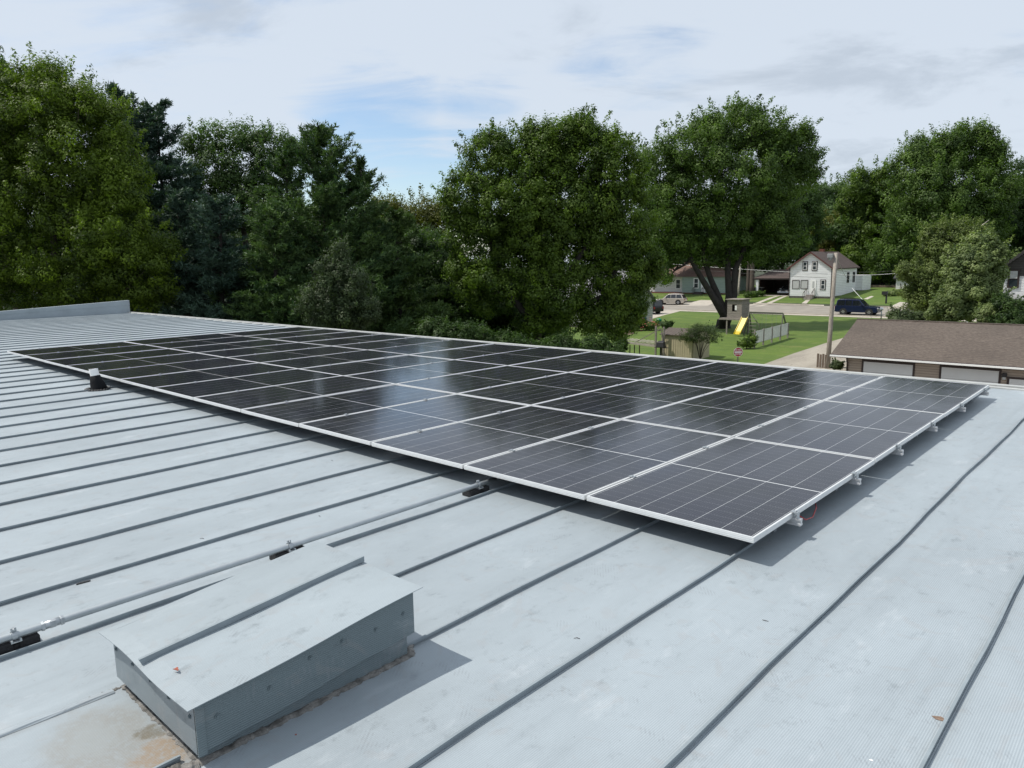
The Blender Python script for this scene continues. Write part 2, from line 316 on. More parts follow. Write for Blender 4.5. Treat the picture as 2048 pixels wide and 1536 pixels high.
# ------------------------------------------------------------------ mesh tools
def tag(o, label=None, cat=None, group=None, kind=None):
    if label: o['label'] = label
    if cat: o['category'] = cat
    if group: o['group'] = group
    if kind: o['kind'] = kind
    return o
def thing(name, loc, label, cat, group=None, rz=0.):
    o = bpy.data.objects.new(name, None); C.objects.link(o); o.location = tuple(float(v) for v in loc); o.rotation_euler = (0, 0, rz); o.empty_display_size = .2
    return tag(o, label, cat, group)
def dup(root, **kw):
    def cp(o, par):
        c = o.copy(); C.objects.link(c); c.parent = par
        for ch in o.children: cp(ch, c)
        return c
    r = cp(root, None)
    return r
class MB:
    def __init__(s): s.v = []; s.f = []; s.sm = []
    def add(s, vs, fs, smooth=False):
        k = len(s.v); s.v += [tuple(float(a) for a in v) for v in vs]; s.f += [tuple(i+k for i in f) for f in fs]; s.sm += [smooth]*len(fs); return s
    def box(s, a, b, M4=None):
        x0, y0, z0 = a; x1, y1, z1 = b
        vs = [(x0, y0, z0), (x1, y0, z0), (x1, y1, z0), (x0, y1, z0), (x0, y0, z1), (x1, y0, z1), (x1, y1, z1), (x0, y1, z1)]
        if M4 is not None: vs = [tuple(M4 @ Vector(v)) for v in vs]
        return s.add(vs, [(0, 3, 2, 1), (4, 5, 6, 7), (0, 1, 5, 4), (1, 2, 6, 5), (2, 3, 7, 6), (3, 0, 4, 7)])
    def hexa(s, b4, t4): return s.add(list(b4)+list(t4), [(0, 3, 2, 1), (4, 5, 6, 7), (0, 1, 5, 4), (1, 2, 6, 5), (2, 3, 7, 6), (3, 0, 4, 7)])
    def tube(s, pts, rad, n=8, cap=True, smooth=True):
        P = [Vector([float(c) for c in p]) for p in pts]; m = len(P)
        if isinstance(rad, (int, float)): rad = [rad]*m
        vs = []; prev = None
        for i, p in enumerate(P):
            d = (P[min(i+1, m-1)]-P[max(i-1, 0)]).normalized()
            if prev is None:
                a = d.orthogonal().normalized()
            else:
                a = (prev - d*prev.dot(d)); a = a.normalized() if a.length > 1e-6 else d.orthogonal().normalized()
            prev = a; b = d.cross(a)
            for k in range(n):
                t = 2*math.pi*k/n; vs.append(p+(a*math.cos(t)+b*math.sin(t))*rad[i])
        fs = [(i*n+k, i*n+(k+1) % n, (i+1)*n+(k+1) % n, (i+1)*n+k) for i in range(m-1) for k in range(n)]
        s.add(vs, fs, smooth)
        if cap:
            k0 = len(s.v)-m*n; s.f += [tuple(k0+k for k in reversed(range(n))), tuple(k0+(m-1)*n+k for k in range(n))]; s.sm += [False, False]
        return s
    def bar(s, a, b, w, h=None):                          # rectangular bar between two points
        a = Vector([float(c) for c in a]); b = Vector([float(c) for c in b]); h = h or w
        d = b-a; L = d.length; q = d.to_track_quat('Y', 'Z').to_matrix().to_4x4(); q.translation = a
        return s.box((-w/2, 0, -h/2), (w/2, L, h/2), q)
    def prism(s, poly, z0, z1, M4=None):                  # polygon in xy extruded in z
        n = len(poly); vs = [(x, y, z0) for x, y in poly]+[(x, y, z1) for x, y in poly]
        if M4 is not None: vs = [tuple(M4 @ Vector(v)) for v in vs]
        return s.add(vs, [tuple(reversed(range(n))), tuple(range(n, 2*n))]+[(i, (i+1) % n, (i+1) % n+n, i+n) for i in range(n)])
    def prism_y(s, poly, y0, y1): return s.prism(poly, -y1, -y0, Matrix(((1, 0, 0, 0), (0, 0, -1, 0), (0, 1, 0, 0), (0, 0, 0, 1))))  # poly in xz
    def build(s, name, mat, parent=None, bevel=0.):
        me = bpy.data.meshes.new(name); me.from_pydata(s.v, [], s.f); me.polygons.foreach_set('use_smooth', s.sm)
        me.materials.append(M[mat] if isinstance(mat, str) else mat); me.update()
        o = bpy.data.objects.new(name, me); C.objects.link(o)
        if parent is not None: o.parent = parent
        if bevel:
            b = o.modifiers.new('bevel', 'BEVEL'); b.width = bevel; b.segments = 2; b.limit_method = 'ANGLE'
        return o

# ------------------------------------------------------------------ ground
GB = [(-400, -6.1), (42, -6.1), (58, -5.7), (82.6, -4.95), (84.0, -4.9), (96.3, -4.62), (97.0, -4.55), (103, -3.95), (114, -3.2), (140, -2.6), (1500, -2.6)]
def G(y):
    for (a, za), (b, zb) in zip(GB, GB[1:]):
        if y <= b: return za+(zb-za)*(y-a)/(b-a)
    return GB[-1][1]
def gpt(x, y):                                            # photograph pixel -> point on the ground
    z = -5.
    for _ in range(60):
        p = atz(x, y, z); z = .5*z+.5*G(p[1])
    return atz(x, y, z)
import bmesh
def drape(name, poly, off, mat, kind='structure', cuts=()):
    bm = bmesh.new(); bm.faces.new([bm.verts.new((x, y, 0)) for x, y in poly])
    for c, _ in GB[1:-1]:
        bmesh.ops.bisect_plane(bm, geom=bm.verts[:]+bm.edges[:]+bm.faces[:], plane_co=(0, c, 0), plane_no=(0, 1, 0))
    for v in bm.verts: v.co.z = G(v.co.y)+off
    bmesh.ops.recalc_face_normals(bm, faces=bm.faces)
    for f in bm.faces:
        if f.normal.z < 0: f.normal_flip()
    me = bpy.data.meshes.new(name); bm.to_mesh(me); bm.free(); me.materials.append(M[mat])
    o = bpy.data.objects.new(name, me); C.objects.link(o); return tag(o, kind=kind)
drape('ground', [(-1500, -300), (1200, -300), (1200, 1400), (-1500, 1400)], 0, 'forest_floor')
drape('lawn', [(-75, 25), (60, 25), (60, 82.9), (-75, 82.9)], .004, 'lawn')
drape('lawn', [(-120, 98.2), (60, 98.2), (60, 125), (-120, 125)], .004, 'lawn')
drape('street', [(-300, 84.2), (200, 84.2), (200, 96.6), (-300, 96.6)], .004, 'asphalt')
drape('sidewalk', [(-100, 82.9), (60, 82.9), (60, 84.0), (-100, 84.0)], .03, 'concrete')
def strip_px(name, L, R, off, mat):                       # a draped strip between two edges given in pixels
    a = [gpt(*p)[:2] for p in L]; b = [gpt(*p)[:2] for p in R]
    return drape(name, a+b[::-1], off, mat)
lane = [gpt(1529, 728), gpt(1590, 706), gpt(1652, 686), gpt(1700, 672)]
le = [(p[0], p[1]) for p in lane]
d = np.array(le[0])-np.array(le[1]); d /= np.linalg.norm(d)
p0 = tuple(np.array(le[0])+d*22)
drape('lane', [p0]+le+[(le[-1][0]+12, le[-1][1]+4.5), (2, 69), (2, 63.5), (-7, 62.5), (-13.4, 57), (p0[0]+7.0, p0[1]-1.5)], .010, 'gravel')
drape('yard', [(-15.5, 8), (40, 8), (40, 37.9), (-11.5, 37.9), (-15.5, 34)], .008, 'asphalt')
strip_px('driveway', [(1255, 652), (1330, 630), (1368, 620.5)], [(1150, 652), (1230, 628), (1290, 619)], .012, 'concrete')
strip_px('driveway', [(1352, 611.5), (1386, 604), (1402, 600)], [(1415, 611.5), (1430, 605), (1437, 601)], .012, 'concrete')
strip_px('driveway', [(1483, 613), (1530, 598.5), (1555, 591)], [(1493, 613), (1540, 598.5), (1562, 591)], .014, 'concrete')
strip_px('driveway', [(1507, 613), (1552, 598.5), (1572, 591)], [(1522, 613), (1560, 598.5), (1579, 591)], .014, 'concrete')
strip_px('sidewalk', [(1517, 606.2), (1648, 610.2)], [(1517, 608.6), (1648, 612.4)], .035, 'concrete')
strip_px('path', [(1603, 607), (1612, 600)], [(1613, 607.5), (1620, 600)], .018, 'concrete')
strip_px('path', [(1727, 598), (1742, 592)], [(1735, 599), (1748, 593)], .018, 'concrete')
strip_px('driveway', [(1775, 616), (1800, 604)], [(1812, 618), (1822, 606)], .012, 'concrete')
b = MB(); 
for (x0, x1, y) in ((-44.0, -36.2, 96.6), (-120, -60, 96.6), (-31, 60, 96.6), (-49, 60, 84.02), (-120, -60, 84.02)):
    b.box((x0, y, G(y)-.1), (x1, y+.18, G(y)+.13))
tag(b.build('kerb', 'concrete'), kind='structure')

# ------------------------------------------------------------------ the building we stand on
bld = thing('metal_roofed_building', (0, 0, 0), 'low building under a wide pale grey standing seam metal roof', 'building')
X0, X1, Y0, Y1 = -28.9, 7.0, -9.0, 7.16
b = MB(); b.add([(X0, Y0, 0), (X1, Y0, 0), (X1, Y1, 0), (X0, Y1, 0)], [(0, 1, 2, 3)]); roof = b.build('roof_deck', 'roof', bld)
b = MB(); b.box((X0-.2, Y0+.1, -6.1), (X1, Y1+.06, -.2)); b.build('wall', 'tan_siding', bld)
PITCHX = .628; OFFX = -.13
def seam_mesh(name, ya, yb, h, seed, flat=False):
    rng = np.random.RandomState(seed); n = max(3, int((yb-ya)/.35)); b = MB(); prev = None
    ph = rng.rand(4)*6.28
    for i in range(n+1):
        y = ya+(yb-ya)*i/n; wob = .0045*math.sin(y*2.1+ph[0])+.003*math.sin(y*5.3+ph[1]); hh = h*(1+.06*math.sin(y*3.7+ph[2]))
        lean = .003*math.sin(y*1.3+ph[3])
        ring = [(wob-.0035, y, .0005), (wob-.0035+lean, y, hh), (wob+.0075+lean, y, hh+.001), (wob+.0075+lean, y, hh-.009), (wob+.002, y, hh-.010), (wob+.003, y, .0005)]
        if flat: ring = [(wob*2-.03, y, .0015), (wob*2-.012, y, .007), (wob*2+.01, y, .009), (wob*2+.018, y, .0015)]
        if prev is not None:
            m = len(ring); b.add(prev+ring, [(k, k+1, m+k+1, m+k) for k in range(m-1)])
        else: b.add(ring, [tuple(range(len(ring)))])
        prev = ring
    b.add(prev, [tuple(reversed(range(len(prev))))])
    return b
for k in range(-46, 12):
    x = OFFX+k*PITCHX
    if x < X0+.1 or x > X1-.1: continue
    spans = [(Y0, Y1-.02)]
    if k in (-1, -2): spans = [(Y0, -2.80), (-1.83, Y1-.02)]
    for j, (ya, yb) in enumerate(spans):
        o = seam_mesh('roof_seam', ya, yb, .0215, (k+60)*7+j, flat=(k == -2 and j == 0)).build('roof_seam', 'roof' if (k == -2 and j == 0) else 'seam', bld); o.location = (x, 0, 0)
b = MB(); b.box((X0, Y1, -.22), (X1, Y1+.075, .018)); b.box((X0, Y1+.078, -.24), (X1, Y1+.17, .040)); b.build('edge_trim', 'edge', bld, .006)
b = MB()
pz = [(y, .30+(y-3)*.0440) for y in (-9., -3., 0., 3., 5., 7.30)]
for (ya, za), (yb, zb) in zip(pz, pz[1:]):
    b.hexa([(X0-.16, ya, 0), (X0+.02, ya, 0), (X0+.02, yb, 0), (X0-.16, yb, 0)], [(X0-.16, ya, max(za, .08)*.62), (X0+.02, ya, max(za, .08)*.62), (X0+.02, yb, zb*.62), (X0-.16, yb, zb*.62)])
    b.hexa([(X0-.17, ya, max(za, .08)*.62), (X0+.035, ya, max(za, .08)*.62), (X0+.035, yb, zb*.62), (X0-.17, yb, zb*.62)], [(X0-.17, ya, max(za, .08)), (X0+.035, ya, max(za, .08)), (X0+.035, yb, zb), (X0-.17, yb, zb)])
b.build('parapet', 'parapet', bld)

# ------------------------------------------------------------------ solar array
PW, PL, PT = 1.134, 2.09054842-.001, .032
PX, PY = 1.154, 2.09054842+.02
def make_panel():
    t = thing('solar_panel', (0, 0, HP), 'x', 'solar panel')
    g = MB(); e = .010
    g.add([(-e, e, -.0025), (-PW+e, e, -.0025), (-PW+e, PL-e, -.0025), (-e, PL-e, -.0025)], [(0, 3, 2, 1)]); g.v = [tuple(v) for v in g.v]
    g.build('glass', 'cells', t)
    f = MB(); e = .011
    def side(x0, y0, x1, y1): f.box((x0, y0, -PT), (x1, y1, 0))
    side(-PW, 0, 0, e); side(-PW, PL-e, 0, PL); side(-PW, e, -PW+e, PL-e); side(-e, e, 0, PL-e)
    for z in (-.011, -.021): f.box((-PW, -.0012, z-.0016), (0, 0, z+.0016)); f.box((0, 0, z-.0016), (.0012, PL, z+.0016))
    f.build('frame', 'alu', t)
    s = MB(); s.add([(-.012, .012, -.006), (-PW+.012, .012, -.006), (-PW+.012, PL-.012, -.006), (-.012, PL-.012, -.006)], [(0, 1, 2, 3)]); s.build('back_sheet', 'blackmetal', t)
    return t
ORD = ['first', 'second', 'third', 'fourth', 'fifth', 'sixth', 'seventh', 'eighth', 'ninth', 'tenth', 'eleventh', 'twelfth', 'thirteenth']
ROWN = ['near row', 'middle row', 'far row']
p0_ = make_panel(); rng = random.Random(3)
for j in range(3):
    for i in range(13):
        p = p0_ if (i, j) == (0, 0) else dup(p0_)
        p.location = (-i*PX, j*PY, HP); p.rotation_euler = (rng.uniform(-.0028, .0028), rng.uniform(-.0028, .0028), 0)
        pos = {0: 'at the right end', 12: 'at the far left end'}.get(i, ORD[i]+' from the right end')
        tag(p, 'solar panel, %s of the %s' % (pos, ROWN[j]), 'solar panel', 'solar panels of the roof array')
RY = [float(atz(x, y, HP)[1]) for x, y in ((1597, 1026), (1711, 947), (1799, 891), (1868, 846), (1921, 808), (1966, 777))]
RN = ['nearest the camera', 'second from the front', 'third from the front', 'fourth from the front', 'fifth from the front', 'nearest the far roof edge']
def mount_rail():
    t = thing('mounting_rail', (0, 0, 0), 'x', 'rail')
    b = MB(); zt = HP-PT-.001; zb = zt-.042; xa, xb = -13*PX-.02, .050
    b.box((xa, -.016, zt-.012), (xb, .016, zt)); b.box((xa, -.011, zt-.030), (xb, .011, zt-.012)); b.box((xa, -.019, zb), (xb, .019, zt-.030))
    b.build('rail_profile', 'alu2', t)
    for i in range(14):
        b = MB(); xx = -i*PX+.010
        if i == 0:
            b.box((.0025, -.018, -.002+HP), (.030, .018, HP+.006)) ; b.box((-.010, -.018, HP+.0015), (.0025, .018, HP+.006)); b.box((.024, -.018, HP-PT), (.030, .018, HP-.002)); b.box((.004, -.012, HP-PT), (.010, .012, HP-.002)); b.tube([(.014, 0, HP+.0065), (.014, 0, HP+.013)], .007, 6)
            b.build('end_clamp', 'galv', t)
        elif i == 13:
            xx = -12*PX-PW; b.box((xx-.028, -.018, HP-.003), (xx+.010, .018, HP+.006)); b.box((xx-.028, -.018, HP-PT), (xx-.022, .018, HP-.003)); b.build('end_clamp', 'galv', t)
        else:
            b.box((xx-.023, -.016, HP+.0015), (xx+.023, .016, HP+.006)); b.box((xx-.005, -.012, HP-PT), (xx+.005, .012, HP+.0015)); b.tube([(xx, 0, HP+.0062), (xx, 0, HP+.013)], .0075, 6)
            b.build('mid_clamp', 'galv', t)
    for k in range(0, -24, -2):
        x = OFFX+k*PITCHX; b = MB(); b.box((x-.022, -.02, .012), (x-.0065, .02, .05)); b.box((x+.012, -.02, .012), (x+.024, .02, .05)); b.box((x-.022, -.02, .05), (x+.024, .02, zb)); b.build('rail_foot', 'galv', t)
    return t
r0 = mount_rail()
for k, y in enumerate(RY):
    r = r0 if k == 0 else dup(r0); r.location = (0, y, 0)
    tag(r, 'aluminium mounting rail under the solar panels, rail %s' % RN[k], 'rail', 'rails carrying the solar panels')
pw = [Vector((.005, RY[0]+.06, .125)), Vector((.03, RY[0]+.12, .085)), Vector((.035, RY[0]+.22, .075)), Vector((.012, RY[0]+.34, .10)), Vector((-.03, RY[0]+.42, .118))]
tag(MB().tube(pw, .0035, 6).build('wire', 'redwire'), 'red wire looping out under the right edge of the solar array', 'wire')

# ------------------------------------------------------------------ vent box
vb = thing('vent_box', (0, 0, 0), 'low grey sheet metal box with sloping lid on the roof in the foreground', 'roof box')
cz = lambda y: .245+(y+2.81)*.078
cx0, cx1, cy0, cy1 = -1.434, -.637, -2.81, -1.81
b = MB(); n = 14
top = []; bot = []
for i in range(n+1):
    y = cy0+(cy1-cy0)*i/n
    for k in range(9):
        x = cx0+(cx1-cx0)*k/8; edge = (k in (0, 8)) or i in (0, n)
        z = cz(y)+.003*math.sin(y*9+1)*math.sin(x*5)-.004*(edge)
        xw = x+(.006*math.sin(y*7) if k in (0, 8) else 0); yw = y+(.005*math.sin(x*9) if i in (0, n) else 0)
        top.append((xw, yw, z)); bot.append((xw, yw, z-.0025))
idx = lambda i, k: i*9+k
T = len(top); fs = [(idx(i, k), idx(i, k+1), idx(i+1, k+1), idx(i+1, k)) for i in range(n) for k in range(8)]
fs += [tuple(T+q for q in reversed(f)) for f in fs[:n*8]]
for i in range(n): fs += [(idx(i, 0), idx(i+1, 0), T+idx(i+1, 0), T+idx(i, 0)), (idx(i+1, 8), idx(i, 8), T+idx(i, 8), T+idx(i+1, 8))]
for k in range(8): fs += [(idx(0, k+1), idx(0, k), T+idx(0, k), T+idx(0, k+1)), (idx(n, k), idx(n, k+1), T+idx(n, k+1), T+idx(n, k))]
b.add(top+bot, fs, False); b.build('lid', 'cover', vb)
xs = float(atz(268, 1325, .262)[0])
b = MB(); b.add([(xs-.004, cy0+.015, cz(cy0)), (xs+.009, cy0+.015, cz(cy0)), (xs+.009, cy1-.004, cz(cy1)), (xs-.004, cy1-.004, cz(cy1)), (xs-.004, cy0+.005, cz(cy0)+.024), (xs+.009, cy0+.005, cz(cy0)+.024), (xs+.009, cy1-.004, cz(cy1)+.026), (xs-.004, cy1-.004, cz(cy1)+.026)], [(0, 3, 2, 1), (4, 5, 6, 7), (0, 1, 5, 4), (1, 2, 6, 5), (2, 3, 7, 6), (3, 0, 4, 7)]); b.build('lid_seam', 'seam', vb)
sx0, sx1, sy0, sy1 = -1.40, -.672, -2.775, -1.835
b = MB()
zb_ = lambda y: cz(y)-.205+.004*math.sin(y*11)
m = 12
for (xa, ya, xb, yb, mt) in ((sx1, sy0, sx1, sy1, 'long'), (sx0, sy1, sx0, sy0, 'long'), (sx1, sy1, sx0, sy1, 'end')):
    for i in range(m):
        p = (xa+(xb-xa)*i/m, ya+(yb-ya)*i/m); q = (xa+(xb-xa)*(i+1)/m, ya+(yb-ya)*(i+1)/m)
        b.add([(*p, zb_(p[1])), (*q, zb_(q[1])), (*q, cz(q[1])-.004), (*p, cz(p[1])-.004)], [(0, 1, 2, 3)])
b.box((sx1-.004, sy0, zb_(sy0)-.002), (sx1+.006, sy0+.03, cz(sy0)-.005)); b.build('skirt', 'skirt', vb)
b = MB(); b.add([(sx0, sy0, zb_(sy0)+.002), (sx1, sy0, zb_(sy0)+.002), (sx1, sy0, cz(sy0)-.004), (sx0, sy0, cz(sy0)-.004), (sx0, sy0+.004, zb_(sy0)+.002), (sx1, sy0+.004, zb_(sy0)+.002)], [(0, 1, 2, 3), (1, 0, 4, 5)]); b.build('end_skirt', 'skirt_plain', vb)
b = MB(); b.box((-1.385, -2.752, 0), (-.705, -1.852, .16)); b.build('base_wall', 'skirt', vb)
def screw(x, y, z, ax):
    b = MB(); n_ = Vector(ax); p = Vector((x, y, z)); b.tube([p, p+n_*.002], .009, 10); b.tube([p+n_*.002, p+n_*.006], .005, 6); b.build('screw', 'screw', vb)
for t_ in (.05, .27, .46, .62, .80, .96): screw(sx1+.001, sy0+.03+(sy1-sy0-.05)*t_, cz(sy0+(sy1-sy0)*t_)-.085-.02*math.sin(t_*9), (1, 0, 0))
for t_ in (.04, .27, .5, .72, .95): screw(sx0+(sx1-sx0)*t_, sy0-.001, cz(sy0)-.07, (0, -1, 0))
rs = np.random.RandomState(5)
b = MB()
def bead(p, q, r, seg):
    p = Vector(p); q = Vector(q); pts = []; rr = []
    for i in range(seg+1):
        t_ = i/seg; v = p.lerp(q, t_); pts.append((v.x+rs.uniform(-.004, .004), v.y+rs.uniform(-.004, .004), rs.uniform(-.003, .003))); rr.append(r*rs.uniform(.75, 1.25))
    k0 = len(b.v); b.tube(pts, rr, 9, smooth=False); b.v[k0:] = [(x+rs.uniform(-.004, .004), y+rs.uniform(-.004, .004), z*.55) for x, y, z in b.v[k0:]]
bead((-.700, -2.76, 0), (-.700, -1.84, 0), .021, 60); bead((-1.395, -2.758, 0), (-.69, -2.758, 0), .012, 50); bead((-1.39, -2.77, 0), (-1.40, -2.90, 0), .008, 12); bead((-.69, -2.77, 0), (-.755, -2.88, 0), .022, 12); bead((-.70, -1.85, 0), (-.765, -1.80, 0), .024, 6)
b.build('sealant', 'sealant', vb)

# ------------------------------------------------------------------ conduit and its blocks
PXc, PZc = -2.055, .072
cp = thing('conduit_pipe', (PXc, -2.4, PZc), 'long straight grey steel conduit pipe running across the roof to the array', 'pipe')
pts = [(0, y, 0) for y in np.linspace(-4.5, 2.5, 20)]
MB().tube(pts, .0168, 16).build('pipe', 'emt', cp)
b = MB(); yc = -2.82+2.4
b.tube([(0, yc-.045, 0), (0, yc+.045, 0)], .0185, 12); b.tube([(0, yc-.046, 0), (0, yc-.034, 0), (0, yc-.030, 0)], [.021, .0225, .019], 6, smooth=False); b.tube([(0, yc+.030, 0), (0, yc+.034, 0), (0, yc+.046, 0)], [.019, .0225, .021], 6, smooth=False); b.tube([(0, yc-.012, 0), (0, yc+.012, 0)], .0205, 6, smooth=False)
b.build('coupling', 'galv', cp)
for y, nm in ((-2.97, 'at the left edge of the picture'), (-1.615, 'behind the lid of the vent box'), (-.085, 'next to the front edge of the array')):
    t = thing('support_block', (PXc, y, 0), 'rubber block with metal strap under the conduit, %s' % nm, 'pipe support', 'rubber blocks carrying the conduit')
    b = MB()
    for (ya, yb) in ((-.09, -.012), (.012, .09)): b.box((-.075, ya, 0), (.030, yb, .050))
    b.box((-.070, -.012, 0), (.026, .012, .040)); b.build('block', 'rubber', t, .003)
    b = MB(); b.box((-.06, -.021, .0505), (.035, -.013, .062)); b.box((-.06, .013, .0505), (.035, .021, .062)); b.box((-.06, -.013, .0505), (.035, .013, .053)); b.build('strut_channel', 'galv', t)
    b = MB(); ring = [(.0185*math.cos(a), 0, PZc+.0185*math.sin(a)) for a in np.linspace(-.6, math.pi+.6, 14)]
    for p, q in zip(ring, ring[1:]):
        b.hexa([(p[0], -.011, p[2]), (p[0], .011, p[2]), (q[0], .011, q[2]), (q[0], -.011, q[2])], [(p[0]*1.14, -.011, PZc+(p[2]-PZc)*1.14), (p[0]*1.14, .011, PZc+(p[2]-PZc)*1.14), (q[0]*1.14, .011, PZc+(q[2]-PZc)*1.14), (q[0]*1.14, -.011, PZc+(q[2]-PZc)*1.14)])
    b.box((-.004, -.011, PZc+.0175), (.004, .011, PZc+.036)); b.tube([(-.012, 0, PZc+.030), (.014, 0, PZc+.030)], .005, 6); b.build('strap', 'galv', t)

# ------------------------------------------------------------------ plumbing vent and small roof litter
vx, vy = float(atz(196, 779, 0)[0]), float(atz(196, 779, 0)[1])
t = thing('vent_pipe', (vx, vy, 0), 'white plumbing vent pipe in a black rubber boot beside the array', 'vent pipe')
dx_, dy_ = -.030, -.022
b = MB(); b.tube([(.012, .01, 0), (.010, .008, .03), (dx_*.3, dy_*.3, .12), (dx_*.6, dy_*.6, .20)], [.115, .105, .082, .064], 20); b.build('boot', 'boot', t)
b = MB(); b.tube([(dx_*.6, dy_*.6, .195), (dx_, dy_, .292)], .058, 20, cap=False); b.tube([(dx_, dy_, .292), (dx_*.8, dy_*.8, .24)], .050, 20); b.add([(dx_+.058*math.cos(a), dy_+.058*math.sin(a), .292) for a in np.linspace(0, 6.283, 21)[:-1]]+[(dx_+.050*math.cos(a), dy_+.050*math.sin(a), .292) for a in np.linspace(0, 6.283, 21)[:-1]], [(i, (i+1) % 20, 20+(i+1) % 20, 20+i) for i in range(20)]); b.build('pipe', 'pvc', t)
b = MB()
for k in range(26):
    a = k/26*6.283; r_ = .125+.04*rs.rand(); b.tube([(r_*math.cos(a)*1.1, r_*math.sin(a), -.006), (r_*math.cos(a+.2)*1.1, r_*math.sin(a+.2), .006), (r_*.8*math.cos(a+.3), r_*.8*math.sin(a+.3), .01)], [.01, .022, .01], 5)
b.build('sealant', 'tar', t)
def litter(name, px, py, z, mat, label, cat, shape='twig', s=.02, seed=0):
    p = atz(px, py, z); r = np.random.RandomState(seed); b = MB()
    if shape == 'twig':
        a = r.rand()*6.28; q = [(0, 0, .001), (s*math.cos(a), s*math.sin(a), .004), (s*2*math.cos(a+.3), s*2*math.sin(a+.3), .002)]; b.tube(q, [.0012, .0016, .0008], 5)
    else:
        ang = np.sort(r.rand(9)*6.28); poly = [(s*(.5+.6*r.rand())*math.cos(a), s*(.35+.4*r.rand())*math.sin(a)) for a in ang]; b.prism(poly, .0005, .0025)
    o = b.build(name, mat); o.location = tuple(float(c) for c in p); tag(o, label, cat, 'debris lying on the roof')
M['leaf_red'] = material('dead_leaf', (.36, .10, .06), .8, noise=.5, nscale=60)
M['leaf_brown'] = material('brown_leaf', (.22, .15, .11), .8, noise=.5, nscale=60)
M['drop'] = material('bird_dropping', (.78, .79, .8), .7)
litter('dead_leaf', 352, 1340, cz(-2.6)+.003, 'leaf_red', 'reddish dead leaf lying on the vent box lid', 'leaf', 'leaf', .020, 2)
litter('dead_leaf', 1877, 1437, 0, 'leaf_brown', 'brown dry leaf caught against the rightmost roof seam', 'leaf', 'leaf', .026, 3)
litter('bird_dropping', 1742, 1521, 0, 'drop', 'white bird dropping near the lower right corner of the roof', 'dropping', 'leaf', .008, 4)
litter('red_berry', 592, 1470, 0, 'leaf_red', 'tiny red berry on the roof right of the vent box', 'berry', 'leaf', .006, 5)
for i, (a, c_) in enumerate(((408, 1078), (640, 1034), (665, 922), (1160, 1278), (1525, 1240))):
    litter('twig', a, c_, 0, 'trim_dark', 'small dark twig lying on the open roof %s' % ['left of the conduit', 'just above the conduit near the array', 'close to the array front edge', 'between two seams below the array', 'in front of the array corner'][i], 'twig', 'twig', .014, i)
p = atz(167, 1166, 0); o = MB().prism([(-.035, -.006), (.03, -.004), (.035, .006), (-.01, .010), (-.03, .004)], .0005, .006).build('tar_patch', 'tar'); o.location = (float(p[0]), float(p[1]), 0); o.rotation_euler = (0, 0, 1.45); tag(o, 'black tar scrap beside a roof seam left of the conduit', 'tar patch')

# ------------------------------------------------------------------ foliage
def leaf_mesh(name, c, nrm, size, aspect, tint, mat, parent, axis=None, rng=None, fold=True):
    n = len(c); nrm = nrm/np.maximum(1e-6, np.linalg.norm(nrm, axis=1))[:, None]
    if axis is None: axis = rng.normal(size=(n, 3))
    t = axis-nrm*np.sum(axis*nrm, 1)[:, None]; t /= np.maximum(1e-6, np.linalg.norm(t, axis=1))[:, None]
    s = np.cross(nrm, t); L = (size*.5)[:, None]; Wd = (size*.5*aspect)[:, None]
    v = np.empty((n, 4, 3)); v[:, 0] = c-t*L; v[:, 1] = c+s*Wd-t*L*.1; v[:, 2] = c+t*L; v[:, 3] = c-s*Wd-t*L*.1
    me = bpy.data.meshes.new(name); me.vertices.add(n*4); me.vertices.foreach_set('co', v.astype(np.float32).ravel())
    me.loops.add(n*4); me.loops.foreach_set('vertex_index', np.arange(n*4, dtype=np.int32))
    me.polygons.add(n); me.polygons.foreach_set('loop_start', np.arange(0, n*4, 4, dtype=np.int32)); me.polygons.foreach_set('loop_total', np.full(n, 4, dtype=np.int32))
    at = me.attributes.new('tint', 'FLOAT', 'FACE'); at.data.foreach_set('value', np.clip(tint, 0, 1).astype(np.float32))
    me.materials.append(M[mat]); me.update(); me.validate()
    o = bpy.data.objects.new(name, me); C.objects.link(o)
    if parent: o.parent = parent
    return o
NLEAF = [0]
